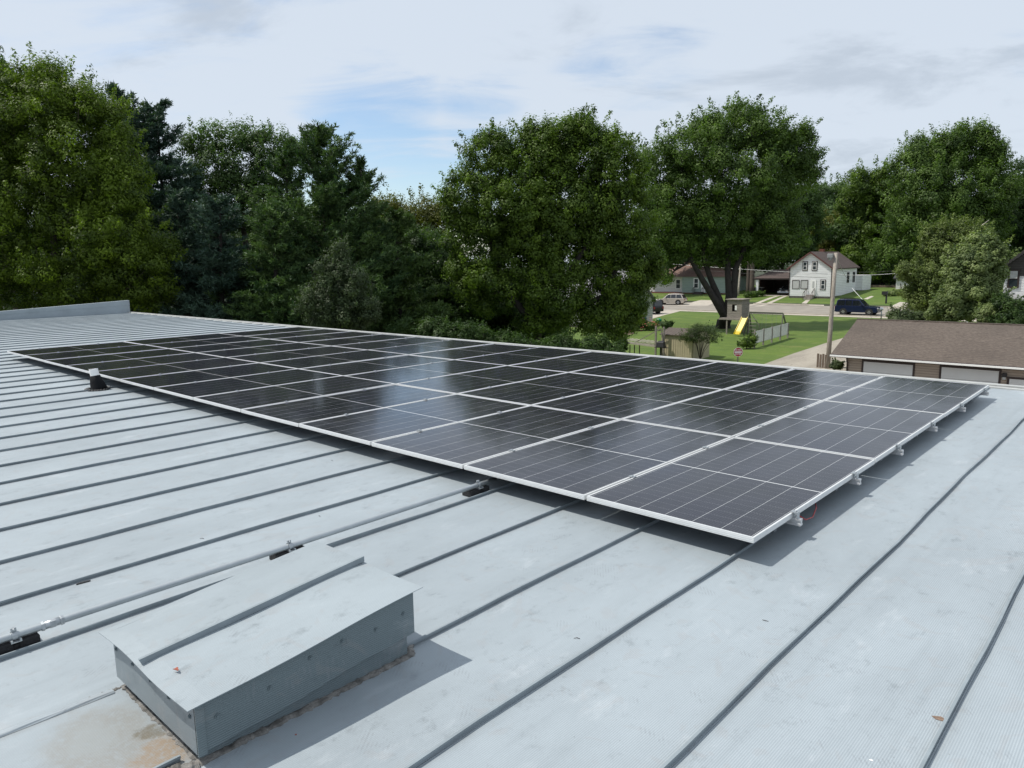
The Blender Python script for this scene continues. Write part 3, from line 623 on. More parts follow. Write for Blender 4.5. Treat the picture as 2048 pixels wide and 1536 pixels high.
def tree(name, D, lobes, base, mat, label, cat='tree', group=None, seed=0, clump=17, dens=5.2, lpx=4.6, lpc=62, trunk=.3, bark='bark', shell=.25, sprig=.3, up=.25, depth=.9, forks=None, aspect=.55, flat=.75, tilt=(0, 0, 0), limbs=True, jit=.25, base_xyz=None, topspike=0.):
    rng = np.random.RandomState(seed+11)
    k = D/F; clump *= 1.2; lpc *= 2.5; lpx *= .80; topspike *= .55
    bx = np.array(base_xyz) if base_xyz is not None else gpt(*base) if base[1] > 560 and base[1] < 800 and len(base) == 2 else None
    if bx is None: bx = atd(base[0], base[1], D); bx[2] = G(bx[1])
    t = thing(name, bx, label, cat, group)
    cc_ = []; rr = []; lobe_c = []; fl = []; dirs = []
    for (x, y, rx, ry) in lobes:
        c = atd(x, y, D+rng.uniform(-1, 1)*jit*max(rx, ry)*k); a, b_ = rx*k*1.05, max(ry*.7, ry*1.03-clump*.42)*k; lobe_c.append((c, a, b_))
        n = int(dens*1.55*rx*ry/(clump*clump))+3
        u = rng.normal(size=(n, 3)); u /= np.linalg.norm(u, axis=1)[:, None]
        r = shell+(1-shell)*rng.rand(n)**.55
        p = u*r[:, None]
        off = p[:, :1]*AR[None]*a + p[:, 1:2]*AU[None]*b_ + p[:, 2:3]*AF[None]*depth*(a+b_)/2
        cc_.append(c+off); rr.append(np.full(n, clump*k)*rng.uniform(.55, 1.25, n))
        ns = int(n*sprig)                                   # small sprigs poking out of the outline
        u = rng.normal(size=(ns, 3)); u[:, 1] = np.abs(u[:, 1])*.9+.1*u[:, 1]; u /= np.linalg.norm(u, axis=1)[:, None]; p = u*(1.0+.09*rng.rand(ns))[:, None]
        cc_.append(c+p[:, :1]*AR*a+p[:, 1:2]*AU*(b_)+p[:, 2:3]*AF*depth*(a+b_)/2); rr.append(np.full(ns, clump*k*.40)*rng.uniform(.6, 1.3, ns)); fl.append(np.zeros(n)); fl.append(np.ones(ns)); dirs.append(off); dirs.append(p[:, :1]*AR*a+p[:, 1:2]*AU*b_+p[:, 2:3]*AF*a)
    cc_ = np.concatenate(cc_); rr = np.concatenate(rr); fl = np.concatenate(fl); dirs = np.concatenate(dirs); dirs /= np.linalg.norm(dirs, axis=1)[:, None]; dirs[:, 2] += .55; dirs += np.array([[tilt[0], tilt[1], tilt[2]]])*.4+.18*AR*(1 if name == 'silver_maple_tree' else 0)
    g_ = np.array([G(y) for y in cc_[:, 1]]); ok = cc_[:, 2] > g_+.3; cc_ = cc_[ok]; rr = rr[ok]; fl = fl[ok]; dirs = dirs[ok]
    cen = cc_.mean(0)
    cnt = np.maximum(6, (lpc*1.45*(rr/(clump*k))**2*rng.uniform(.7, 1.3, len(rr)))).astype(int)
    ci = np.repeat(np.arange(len(rr)), cnt); n = len(ci); NLEAF[0] += n
    u = rng.normal(size=(n, 3)); u /= np.linalg.norm(u, axis=1)[:, None]; rad = rng.rand(n)**.36
    stretchz = np.where(rng.rand(len(rr)) < .5, 1., 1.25)[ci]
    off = u*rad[:, None]*rr[ci][:, None]; off[:, 2] *= flat*stretchz
    if topspike: off[:, 2] += np.where(u[:, 2] > .5, topspike*rr[ci]*(rng.rand(n)**2), 0)
    q_ = rng.rand(n)*fl[ci]; off = off*(1-.45*q_)[:, None]+dirs[ci]*(q_*rr[ci]*2.1)[:, None]
    pos = cc_[ci]+off
    out = (cc_-cen); out /= np.maximum(1e-6, np.linalg.norm(out, axis=1))[:, None]
    nr = u*1.35+out[ci]*.4+np.array([0, 0, up+.15])+rng.normal(size=(n, 3))*.30
    size = lpx*1.28*k*rng.uniform(.65, 1.35, n)
    tint = .42+.30*rng.normal(size=len(rr))[ci]*.7+.10*rng.normal(size=n)
    leaf_mesh('crown', pos-bx, nr, size, aspect, tint, mat, t, axis=rng.normal(size=(n, 3))+np.array([tilt])*1.5-np.array([[0, 0, .5]]), rng=rng)
    if limbs:
        b = MB(); lo = min(c[2]-h_ for c, a, h_ in lobe_c); low = np.array([bx[0], bx[1], bx[2]])
        fk = forks or []
        top = np.array([cen[0], cen[1], max(bx[2]+.25*(cen[2]-bx[2]), min(lo+.5, cen[2]))]) if not fk else None
        fp = []
        if fk:
            prev = low
            for path in fk:
                P = [low]+[atd(x, y, D+dz) for x, y, dz in path]; R_ = [trunk*(1-.8*i/len(P))*.8 for i in range(len(P))]; R_[0] = trunk*1.0
                b.tube([p-bx for p in P], R_, 10); fp += P[1:]
            b.tube([(0, 0, -.3), (0, 0, .3), (0, 0, .9)], [trunk*1.5, trunk*1.2, trunk*1.02], 12)
        else:
            mid = (low+top)/2+rng.normal(size=3)*.15*np.array([1, 1, 0])
            b.tube([low-bx-np.array([0, 0, .3]), low-bx+np.array([0, 0, .4]), mid-bx, top-bx, cen-bx], [trunk*1.4, trunk, trunk*.85, trunk*.7, trunk*.3], 9); fp = [top, (top+cen)/2, cen]
        nodes = [np.array(q, float) for q in fp]; lev = [trunk*.30]*len(nodes)
        root = nodes[0]; order = np.argsort(np.linalg.norm(cc_-root, axis=1)-.35*(cc_[:, 2]-root[2]))
        NP = np.array(nodes); LV = list(lev)
        for q in order:
            p = cc_[q]; dd = np.linalg.norm(NP-p, axis=1)+.5*np.maximum(0, NP[:, 2]-p[2]+.2); j = int(np.argmin(dd)); s_ = NP[j]; r0 = min(LV[j]*.82, trunk*.3)+.003
            r1 = max(r0*.62, .006); m_ = (s_+p)/2+rng.normal(size=3)*.07*dd[j]+np.array([0, 0, -.05*dd[j]])
            b.tube([s_-bx, m_-bx, p-bx], [r0, (r0+r1)/2, r1], 4, cap=False); NP = np.vstack([NP, p]); LV.append(r1)
        b.build('trunk', bark, t)
    return t
def pine(D, base, apex, wpx, mat, label, seed=0, n=64, tuft=4.2, up=.25, low=.12, lean=0., group=None, full=1., ndl=9.):
    rng = np.random.RandomState(seed+5); k = D/F
    top = atd(apex[0], apex[1], D); bx = atd(base, 600, D); bx[2] = G(bx[1]); H = top[2]-bx[2]
    t = thing('pine_tree', bx, label, 'tree', group)
    b = MB(); ax = lambda h: bx+(top-bx)*h
    b.tube([ax(h)-bx for h in (0, .3, .6, .85, 1)], [.24, .19, .12, .06, .015], 8)
    P = []; A = []; Tn = []
    for i in range(n):
        h = low+(1-low)*(i+rng.rand())/n; h = min(h, .985)
        prof = (1-h)**.75*1.15*min(1, .55+h*1.6); L = wpx*k*prof*rng.uniform(.6, 1.15)+.25
        th = rng.rand()*6.283; d_ = np.array([math.cos(th), math.sin(th), 0])
        o_ = ax(h); m_ = 5+int(L*2.5); bt = rng.normal()*.16
        rise = up+(.55 if h > .82 else 0)
        pts = [o_+d_*L*s+np.array([0, 0, rise*L*s*s-.10*L*s]) for s in np.linspace(0, 1, 5)]
        b.tube([p-bx for p in pts], [.035, .028, .02, .012, .006], 4, cap=False)
        for s in np.linspace(.22, 1, m_):
            c = o_+d_*L*s+np.array([0, 0, rise*L*s*s-.10*L*s]); side = np.array([-d_[1], d_[0], 0])
            wd = L*.34*(1-abs(s-.55))*.9
            for _ in range(max(1, int(full*(2+wd*3.2)))):
                q = c+side*rng.uniform(-1, 1)*wd+np.array([0, 0, rng.normal()*.07*L*.5+rng.uniform(-.05, .08)])+d_*rng.normal()*.12
                dr = d_*.75+side*rng.normal()*.45+np.array([0, 0, .35+.25*rng.rand()]); P.append(q); A.append(dr/np.linalg.norm(dr)); Tn.append(bt)
    P = np.array(P); A = np.array(A); Tn = np.array(Tn); m_ = 13; N_ = len(P)*m_; ci = np.repeat(np.arange(len(P)), m_); NLEAF[0] += N_
    sp = rng.normal(size=(N_, 3)); dirn = A[ci]*1.1+sp*.75; dirn /= np.linalg.norm(dirn, axis=1)[:, None]
    size = ndl*k*rng.uniform(.7, 1.3, N_)
    pos = P[ci]+dirn*size[:, None]*.45+A[ci]*rng.uniform(-.12, .12, N_)[:, None]*1.2
    nr = np.cross(dirn, rng.normal(size=(N_, 3)))+np.array([0, 0, .35]); tint = .42+Tn[ci]+.15*rng.normal(size=N_)+.12*rng.normal(size=len(P))[ci]
    leaf_mesh('crown', pos-bx, nr, size, .21, tint, mat, t, axis=dirn, rng=rng)
    b.build('trunk', 'bark_dark', t)
    return t

# the big trees round the roof
tree('ash_tree', 36, [(70, 215, 78, 95), (25, 330, 90, 130), (150, 290, 95, 130), (215, 255, 55, 70), (235, 370, 60, 85), (90, 430, 120, 120), (230, 480, 85, 95), (-60, 300, 90, 170), (300, 520, 62, 80), (130, 560, 120, 70), (-40, 520, 100, 110), (270, 590, 75, 45), (30, 185, 40, 55), (98, 165, 36, 50), (160, 215, 42, 50)], (120, 0, 0), 'lf_lime', 'tall yellow green leafy tree at the far left, behind the parapet', seed=1, dens=3.8, lpx=5.6, lpc=60, trunk=.33, aspect=.42, clump=18, topspike=.8)
tree('dark_tree', 46, [(-30, 200, 75, 85), (10, 165, 32, 45), (-70, 330, 80, 120), (0, 300, 60, 80)], (-20, 0, 0), 'lf_dark', 'dark leafy tree top cut by the left edge of the picture', seed=2, lpx=5, trunk=.3, dens=4)
pine(44, 280, (236, 178), 185, 'nd_blue', 'dark bluish pine whose tip rises just right of the yellow green tree', seed=3, n=120, full=1.5)
pine(45, 335, (312, 208), 175, 'nd_blue', 'bluish pine with bristly side tops behind the yellow green tree', seed=33, n=110, full=1.4)
tree('locust_tree', 50, [(400, 290, 42, 42), (470, 280, 55, 48), (545, 300, 50, 45), (420, 350, 62, 50), (510, 360, 72, 48), (590, 320, 40, 45), (455, 420, 75, 52), (555, 430, 60, 45), (385, 400, 40, 50)], (480, 0, 0), 'lf_loose', 'loose airy tree with sky showing through, between the two pines', seed=4, dens=3.6, lpx=4.6, lpc=42, trunk=.26, clump=15, shell=.25, topspike=1.1)
pine(40, 640, (648, 262), 200, 'nd_green', 'big green pine with bristly tip left of the open sky gap', seed=6, n=150, up=.45, full=1.5)
pine(41, 715, (722, 325), 120, 'nd_green', 'green pine half hidden on the right side of the big green pine', seed=7, n=90, up=.4, full=1.3)
pine(44, 570, (572, 285), 130, 'nd_green', 'mid green pine filling in between the airy tree and the big green pine', seed=55, n=110, full=1.4)
pine(46, 268, (272, 225), 150, 'nd_blue', 'bluish pine standing between the two other bluish pine tops', seed=56, n=110, full=1.4)
pine(38, 430, (440, 400), 150, 'nd_blue', 'dark blue green pine standing low beneath the airy tree', seed=8, n=110, full=1.4)
pine(37, 550, (545, 420), 130, 'nd_green', 'shorter green pine beneath the airy tree, left of the big green pine', seed=9, n=100, full=1.4)
pine(43, 800, (790, 430), 150, 'nd_lime', 'broad yellowish green pine with level boughs left of the round maple', seed=10, n=110, up=.2, full=1.4)
pine(39, 380, (352, 380), 120, 'nd_blue', 'slim dark pine right beside the yellow green tree, below its crown', seed=12, n=90, full=1.3)
tree('birch_tree', 25, [(700, 575, 44, 42), (642, 610, 48, 40), (682, 505, 14, 28), (722, 622, 42, 34), (655, 555, 30, 36), (676, 535, 26, 34), (680, 645, 66, 26)], (675, 0, 0), 'lf_grey', 'small grey olive birch close behind the roof edge', seed=13, dens=3.4, lpx=3.7, lpc=60, trunk=.1, clump=12, bark='bark_dark', shell=.2, topspike=1.)
tree('leafy_tree', 78, [(790, 430, 45, 40), (840, 425, 45, 38), (880, 440, 35, 40), (760, 430, 30, 36), (820, 480, 90, 45)], (830, 0, 0), 'lf_yellow', 'distant yellowish leafy tree low in the open sky gap', seed=14, lpx=4.2, trunk=.25, dens=4)
tree('leafy_tree', 52, [(850, 510, 65, 55), (890, 570, 70, 60), (800, 560, 60, 50), (930, 620, 60, 45), (860, 640, 80, 40)], (860, 0, 0), 'lf_dark', 'dark leafy tree filling the gap between pines and round maple', seed=15, lpx=4.6, trunk=.22, dens=4.4)
tree('maple_tree', 45, [(985, 330, 62, 72), (1080, 310, 62, 55), (1165, 300, 70, 62), (1112, 285, 60, 38), (1235, 345, 55, 72), (935, 400, 50, 65), (1020, 420, 85, 80), (1140, 410, 90, 80), (1240, 440, 70, 90), (950, 490, 65, 65), (1050, 520, 70, 62), (1150, 520, 75, 62), (1260, 540, 60, 65), (1000, 590, 65, 45), (1110, 600, 60, 55), (1215, 600, 55, 50), (985, 290, 24, 34), (1070, 275, 26, 30), (1160, 262, 32, 32), (1220, 290, 28, 34), (1080, 640, 55, 36), (1245, 620, 45, 40), (1195, 645, 30, 30), (1292, 530, 34, 45), (1260, 612, 32, 38), (1238, 655, 28, 28), (1100, 350, 60, 50), (1060, 460, 90, 70), (1180, 450, 80, 70), (960, 560, 60, 50)], (1065, 0, 0), 'lf_maple', 'huge round maple in the middle of the picture behind the array', seed=16, dens=4.0, lpx=4.8, lpc=62, trunk=.36, bark='bark_dark', clump=16, topspike=.9, shell=.5,
     forks=[[(1072, 620, 0), (1085, 560, 0), (1110, 480, .5), (1120, 400, 0)], [(1060, 640, 0), (1020, 590, -.5), (990, 520, 0), (970, 430, 0)], [(1075, 610, 0), (1130, 560, 0), (1180, 480, 0), (1190, 380, 0)], [(1065, 640, 0), (1130, 630, .3), (1210, 590, 0), (1250, 500, 0)], [(1070, 600, 0), (1060, 520, 1), (1050, 430, 1), (1040, 350, 0)]])
tree('silver_maple_tree', 75.5, [(1612, 318, 30, 26), (1600, 345, 36, 16), (1480, 268, 90, 60), (1400, 300, 82, 62), (1555, 280, 62, 52), (1590, 320, 38, 40), (1320, 350, 55, 72), (1450, 360, 110, 85), (1560, 360, 62, 52), (1350, 440, 75, 78), (1450, 450, 85, 60), (1530, 440, 62, 52), (1330, 500, 48, 38), (1420, 500, 60, 36), (1510, 500, 55, 36), (1495, 222, 36, 26), (1390, 255, 30, 28), (1600, 275, 26, 24), (1590, 350, 22, 20), (1570, 480, 42, 34), (1300, 420, 34, 60), (1322, 545, 26, 34)], (1448, 663), 'lf_silver', 'very tall silver maple with split trunk beside the playhouse', seed=17, dens=3.6, lpx=4.4, lpc=60, trunk=.62, bark='bark_dark', clump=15, topspike=.7, base_xyz=gpt(1446, 656),
     forks=[[(1448, 630, 0), (1430, 600, 0), (1405, 560, 0), (1382, 520, 0), (1370, 450, 0)], [(1450, 628, 0), (1437, 595, .5), (1420, 555, .5), (1405, 510, 0), (1420, 400, 0)], [(1455, 625, 0), (1458, 590, 0), (1455, 540, 0), (1460, 450, 0), (1480, 350, 0)], [(1460, 625, 0), (1468, 590, 0), (1470, 540, 0), (1500, 470, 0), (1540, 380, 0)]])
for i, (x, y, rx, ry, D_s, m_, lb) in enumerate(((905, 668, 60, 36, 33, 'lf_dark', 'dark hedge shrub behind the roof edge left of the round maple'), (990, 684, 55, 32, 34, 'lf_loose', 'dark shrub under the left limbs of the round maple'), (1075, 700, 50, 26, 36, 'lf_dark', 'dark shrub hiding the foot of the round maple'), (1150, 692, 46, 26, 38, 'lf_maple', 'dark shrub under the right limbs of the round maple'), (1208, 698, 40, 26, 39, 'lf_dark', 'dark shrub between the round maple and the pergola'))):
    tree('shrub', D_s, [(x-rx*.5, y, rx*.6, ry), (x+rx*.4, y+ry*.3, rx*.6, ry*.9), (x, y+ry*.9, rx, ry), (x, y+ry*2.4, rx*.9, ry*1.3), (x, y+ry*4.2, rx*.8, ry*1.4)], (0, 0), 'lf_dark', lb, cat='shrub', group='shrubs beneath the round maple', seed=160+i, clump=11, lpx=4.4, lpc=50, trunk=.09, base_xyz=[*atd(x, y+60, D_s)[:2], G(atd(x, y+60, D_s)[1])], topspike=1.)
for i, (x, y, D_s, lb) in enumerate(((905, 600, 56, 'between the broad pine and the round maple'), (985, 630, 55, 'behind the left limbs of the round maple'), (1050, 625, 57, 'straight behind the trunk of the round maple'))):
    tree('background_tree', D_s, [(x-40, y+20, 60, 70), (x+45, y+10, 55, 70), (x, y-30, 50, 50), (x, y+60, 90, 50)], (x, 0, 0), 'lf_dark', 'dark low tree %s' % lb, group='dark trees behind the pines', seed=140+i, lpx=5., lpc=50, trunk=.15, clump=17, dens=4)
# woods behind the houses
W = 'trees of the wood behind the houses'
tree('wood_tree', 118, [(1570, 430, 55, 62), (1600, 480, 50, 50), (1555, 500, 50, 40), (1610, 420, 32, 42), (1540, 400, 45, 60)], (1580, 0, 0), 'lf_dark', 'dark green tree behind the carport of the white gabled house', group=W, seed=20, lpx=4, trunk=.35, clump=13)
tree('wood_tree', 150, [(1665, 400, 42, 40), (1640, 385, 24, 24), (1690, 420, 40, 55), (1650, 460, 50, 50)], (1660, 0, 0), 'lf_loose', 'greyish far tree in the dip of the treeline above the white gabled house', group=W, seed=21, lpx=3.6, trunk=.35, clump=11, dens=4)
tree('wood_tree', 132, [(1665, 475, 45, 45), (1690, 440, 32, 30), (1700, 500, 45, 40), (1640, 510, 40, 30)], (1680, 0, 0), 'lf_yellow', 'yellowish tree directly above the roof of the white gabled house', group=W, seed=22, lpx=3.8, trunk=.3, clump=12, dens=4)
tree('wood_tree', 126, [(1745, 380, 55, 48), (1715, 400, 38, 40), (1780, 400, 55, 60), (1740, 460, 60, 60), (1730, 530, 55, 45), (1800, 470, 50, 60)], (1750, 0, 0), 'lf_maple', 'rounded green tree in the wood left of the tallest tree', group=W, seed=23, lpx=4, trunk=.4, clump=13)
tree('wood_tree', 116, [(1830, 330, 40, 48), (1890, 310, 42, 50), (1950, 300, 42, 45), (1985, 330, 34, 40), (1860, 390, 75, 65), (1950, 400, 75, 65), (1840, 460, 70, 60), (1920, 480, 80, 60), (1800, 520, 60, 48), (1890, 285, 12, 22), (1922, 275, 14, 26), (1968, 268, 13, 26), (1840, 290, 14, 20), (1995, 300, 16, 20)], (1890, 0, 0), 'lf_silver', 'tallest tree of the wood with several pointed tops', group=W, seed=24, lpx=4.2, trunk=.5, clump=14, topspike=1.2)
tree('wood_tree', 122, [(2050, 370, 50, 50), (2030, 450, 50, 60), (2080, 460, 60, 80), (2040, 530, 50, 40), (2100, 380, 50, 60)], (2050, 0, 0), 'lf_dark', 'dark tree at the right edge above the brown gabled house', group=W, seed=25, lpx=4, trunk=.4, clump=13)
tree('wood_tree', 128, [(1770, 540, 45, 30), (1720, 520, 40, 38), (1830, 540, 45, 35), (1700, 470, 40, 40)], (1770, 0, 0), 'lf_dark', 'low dark tree behind the wooden board fence', group=W, seed=26, lpx=4, trunk=.3, clump=12)
tree('wood_tree', 120, [(1480, 480, 60, 45), (1430, 480, 60, 50), (1500, 520, 45, 30), (1380, 470, 60, 50), (1340, 500, 50, 40)], (1470, 0, 0), 'lf_dark', 'dark tree behind the sage green house', group=W, seed=27, lpx=4, trunk=.4, clump=13)
for i, (x, yt, D, lb) in enumerate(((-60, 430, 62, 'left of everything behind the yellow green tree'), (120, 430, 60, 'behind the yellow green tree'), (300, 440, 58, 'behind the slim dark pine'), (470, 460, 60, 'behind the airy tree'), (620, 450, 60, 'behind the big green pine'), (760, 470, 62, 'behind the broad yellowish pine'))):
    tree('background_tree', D, [(x-50, yt+70, 90, 80), (x+50, yt+60, 90, 80), (x, yt+150, 120, 80), (x+10, yt+20, 60, 50)], (x, 0, 0), 'lf_dark', 'dark background tree %s' % lb, group='dark trees behind the pines', seed=40+i, lpx=5.2, lpc=50, trunk=.2, clump=20, dens=4)
# right hand trees and shrubs
tree('willow_tree', 60, [(1900, 500, 52, 55), (1870, 560, 55, 50), (1930, 470, 38, 36), (1850, 600, 45, 35), (1900, 600, 60, 40), (1960, 480, 24, 24), (1875, 470, 28, 26), (1818, 548, 24, 22)], (1890, 660), 'lf_willow', 'olive grey tree with a bare dead branch, right of the navy car', seed=28, lpx=3.8, lpc=60, trunk=.16, clump=11, dens=5, topspike=1., base_xyz=gpt(1885, 640))
tree('poplar_tree', 50, [(1940, 540, 48, 48), (1975, 520, 38, 42), (1925, 600, 52, 45), (1970, 590, 35, 36), (1960, 490, 26, 26), (1995, 545, 18, 24), (1900, 625, 40, 26)], (1945, 700), 'lf_pale', 'wind blown tree with pale leaf undersides in front of the brown gabled house', seed=29, lpx=4.4, lpc=60, trunk=.14, clump=11, dens=4.4, tilt=(1, .6, .8), topspike=1.2, base_xyz=gpt(1945, 690))
for i, (x, y, rx, ry, D, m_, lb) in enumerate(((2030, 620, 40, 30, 47, 'lf_dark', 'dark green shrub at the right edge behind the garage ridge'), (1990, 632, 34, 22, 48, 'lf_pale', 'light green shrub behind the garage ridge below the wind blown tree'), (1802, 632, 24, 16, 50, 'lf_olive', 'purplish olive shrub peeking over the left part of the garage ridge'), (1850, 640, 26, 14, 52, 'lf_olive', 'small shrub over the garage ridge beside the parked silver car'))):
    tree('shrub', D, [(x-rx*.4, y, rx*.6, ry), (x+rx*.4, y+ry*.2, rx*.6, ry*.9), (x, y+ry*.9, rx, ry)], (x, y+ry), m_, lb, cat='shrub', group='shrubs behind the garage', seed=60+i, clump=8, lpx=3.6, lpc=50, trunk=.05, base_xyz=[*atd(x, y+40, D)[:2], G(atd(x, y+40, D)[1])], topspike=1.)
db = MB(); pa = [atd(1908, 540, 60), atd(1915, 505, 60), atd(1935, 472, 60), atd(1962, 452, 60), atd(1978, 440, 60)]
wt = [o for o in bpy.data.objects if o.name.startswith('willow_tree')][0]
db.tube([p-np.array(wt.location) for p in pa], [.09, .075, .06, .045, .02], 6); db.tube([pa[1]-np.array(wt.location), atd(1912, 480, 60)-np.array(wt.location), atd(1910, 462, 60)-np.array(wt.location)], [.05, .035, .015], 5); db.build('dead_branch', 'bark_white', wt)
# bare spreading shrub by the shed
bx = gpt(1400, 722); D_ = float((bx-CAM)@AF)
t = tree('spreading_shrub', D_, [(1400, 668, 36, 20), (1378, 672, 20, 16), (1425, 672, 20, 18), (1400, 655, 24, 12)], (1400, 722), 'lf_olive', 'vase shaped shrub with many bare stems in front of the tan shed', cat='shrub', seed=70, clump=5, lpx=2.2, lpc=11, dens=2.6, trunk=.05, limbs=False, base_xyz=bx, topspike=1.)
b = MB(); rg = np.random.RandomState(3)
for k in range(16):
    tx = 1400+rg.uniform(-36, 36); ty = 664+rg.uniform(-8, 12); e = atd(tx, ty, D_+rg.uniform(-.8, .8)); m1 = bx+(e-bx)*.4+np.array([0, 0, .12])-AR*(e-bx)@AR*.12
    b.tube([(0, 0, 0), m1-bx, e-bx], [.022, .016, .007], 5)
b.build('stems', 'bark', t)
tree('bush', float((gpt(1493, 698)-CAM)@AF), [(1494, 686, 12, 12), (1502, 680, 9, 11), (1486, 692, 9, 8), (1500, 692, 10, 7)], (1493, 698), 'lf_maple', 'small round bush at the near end of the white lattice screen', cat='bush', seed=71, clump=5, lpx=2.6, lpc=40, trunk=.04)
# trunks and the far-off wood
for (x, wpx, yt, mt, lb, br) in ((1504, 10, 470, 'bark', 'thick bare trunk between the sage green house and the carport', 0), (1496, 7, 470, 'bark', 'slimmer trunk just left of the thick one by the carport', 0), (1480, 4, 488, 'bark_white', 'pale leaning birch trunk on the far lawn', 1)):
    gp = gpt(x-4*br, 592); Dd = float((gp-CAM)@AF); t = thing('tree', gp, lb, 'tree', None)
    b = MB(); b.tube([(0, 0, -.2), atd(x-2*br, 570, Dd)-gp, atd(x+1, 530, Dd)-gp, atd(x+3*br, yt, Dd)-gp], [wpx*Dd/F*.62, wpx*Dd/F*.5, wpx*Dd/F*.42, wpx*Dd/F*.2], 9); b.build('trunk', mt, t)
    rg = np.random.RandomState(int(x)); n = 1500; c = atd(x, yt-10, Dd)-gp; q = rg.normal(size=(n, 3)); q /= np.linalg.norm(q, axis=1)[:, None]
    leaf_mesh('crown', c+q*(rg.rand(n)**.4)[:, None]*np.array([2.4, 2.4, 2.0]), q+np.array([0, 0, .5]), .3*rg.uniform(.7, 1.3, n), .6, .4+.2*rg.normal(size=n), 'lf_dark', t, rng=rg)
rg = np.random.RandomState(9); ncl = 1500
ang = np.linspace(-700, 2700, ncl); hh = 445+28*np.sin(ang*.011)+18*np.sin(ang*.031+1)+10*np.sin(ang*.09)
cl = np.array([atd(x, y, 190+rg.uniform(-14, 14)) for x, y in zip(ang, hh+rg.rand(ncl)**1.3*130)])
m_ = 46; ci = np.repeat(np.arange(ncl), m_); u = rg.normal(size=(ncl*m_, 3)); u /= np.linalg.norm(u, axis=1)[:, None]
o = leaf_mesh('distant_wood', cl[ci]+u*(rg.rand(ncl*m_)**.5)[:, None]*2.6, u+np.array([0, 0, .7]), .85*rg.uniform(.6, 1.3, ncl*m_), .6, .35+.2*rg.normal(size=ncl)[ci]+.12*rg.normal(size=ncl*m_), 'lf_dark', None, rng=rg)
tag(o, 'far off wood closing the horizon behind the houses', 'wood', kind='stuff')
print('leaves', NLEAF[0])

# ------------------------------------------------------------------ houses
def window(par, x0, z0, x1, z1, y, frame='trim_white', pane='glass', sash=True, fw=.09, curtain=False, name='window', axis='y'):
    b = MB()
    mk = (lambda a, c: b.box((a[0], y-.06, a[1]), (c[0], y-.003, c[1]))) if axis == 'y' else (lambda a, c: b.box((y+.003, a[0], a[1]), (y+.06, c[0], c[1])))
    mk((x0, z0), (x1, z0+fw)); mk((x0, z1-fw), (x1, z1)); mk((x0, z0+fw), (x0+fw, z1-fw)); mk((x1-fw, z0+fw), (x1, z1-fw))
    if sash: zm = (z0+z1)/2; mk((x0+fw, zm-.03), (x1-fw, zm+.03))
    f = b.build(name, frame, par)
    g = MB(); q = y-.02 if axis == 'y' else y+.02
    if axis == 'y': g.box((x0+fw*.9, q-.005, z0+fw*.9), (x1-fw*.9, q+.005, z1-fw*.9))
    else: g.box((q-.005, x0+fw*.9, z0+fw*.9), (q+.005, x1-fw*.9, z1-fw*.9))
    g.build('pane', 'curtain' if curtain else pane, f)
    return f
def steps(par, x0, x1, y, ztop, zbot, mat='blackmetal', rail=True, mr='trim_dark'):
    n = max(3, int((ztop-zbot)/.18)); b = MB()
    for i in range(n): b.box((x0, y-.3*(i+1), zbot), (x1, y-.3*i-.003, ztop-(ztop-zbot)*(i)/n-.02*0))
    s_ = b.build('steps', mat, par)
    if rail:
        b = MB()
        for x in (x0, x1):
            b.bar((x, y-.05, ztop+.9), (x, y-.3*n, zbot+.95), .06)
            for q in (0.05, .5, 1): b.bar((x, y-.3*n*q-.02, ztop-(ztop-zbot)*q), (x, y-.3*n*q-.02, ztop-(ztop-zbot)*q+.92), .05)
        b.build('railing', mr, par)
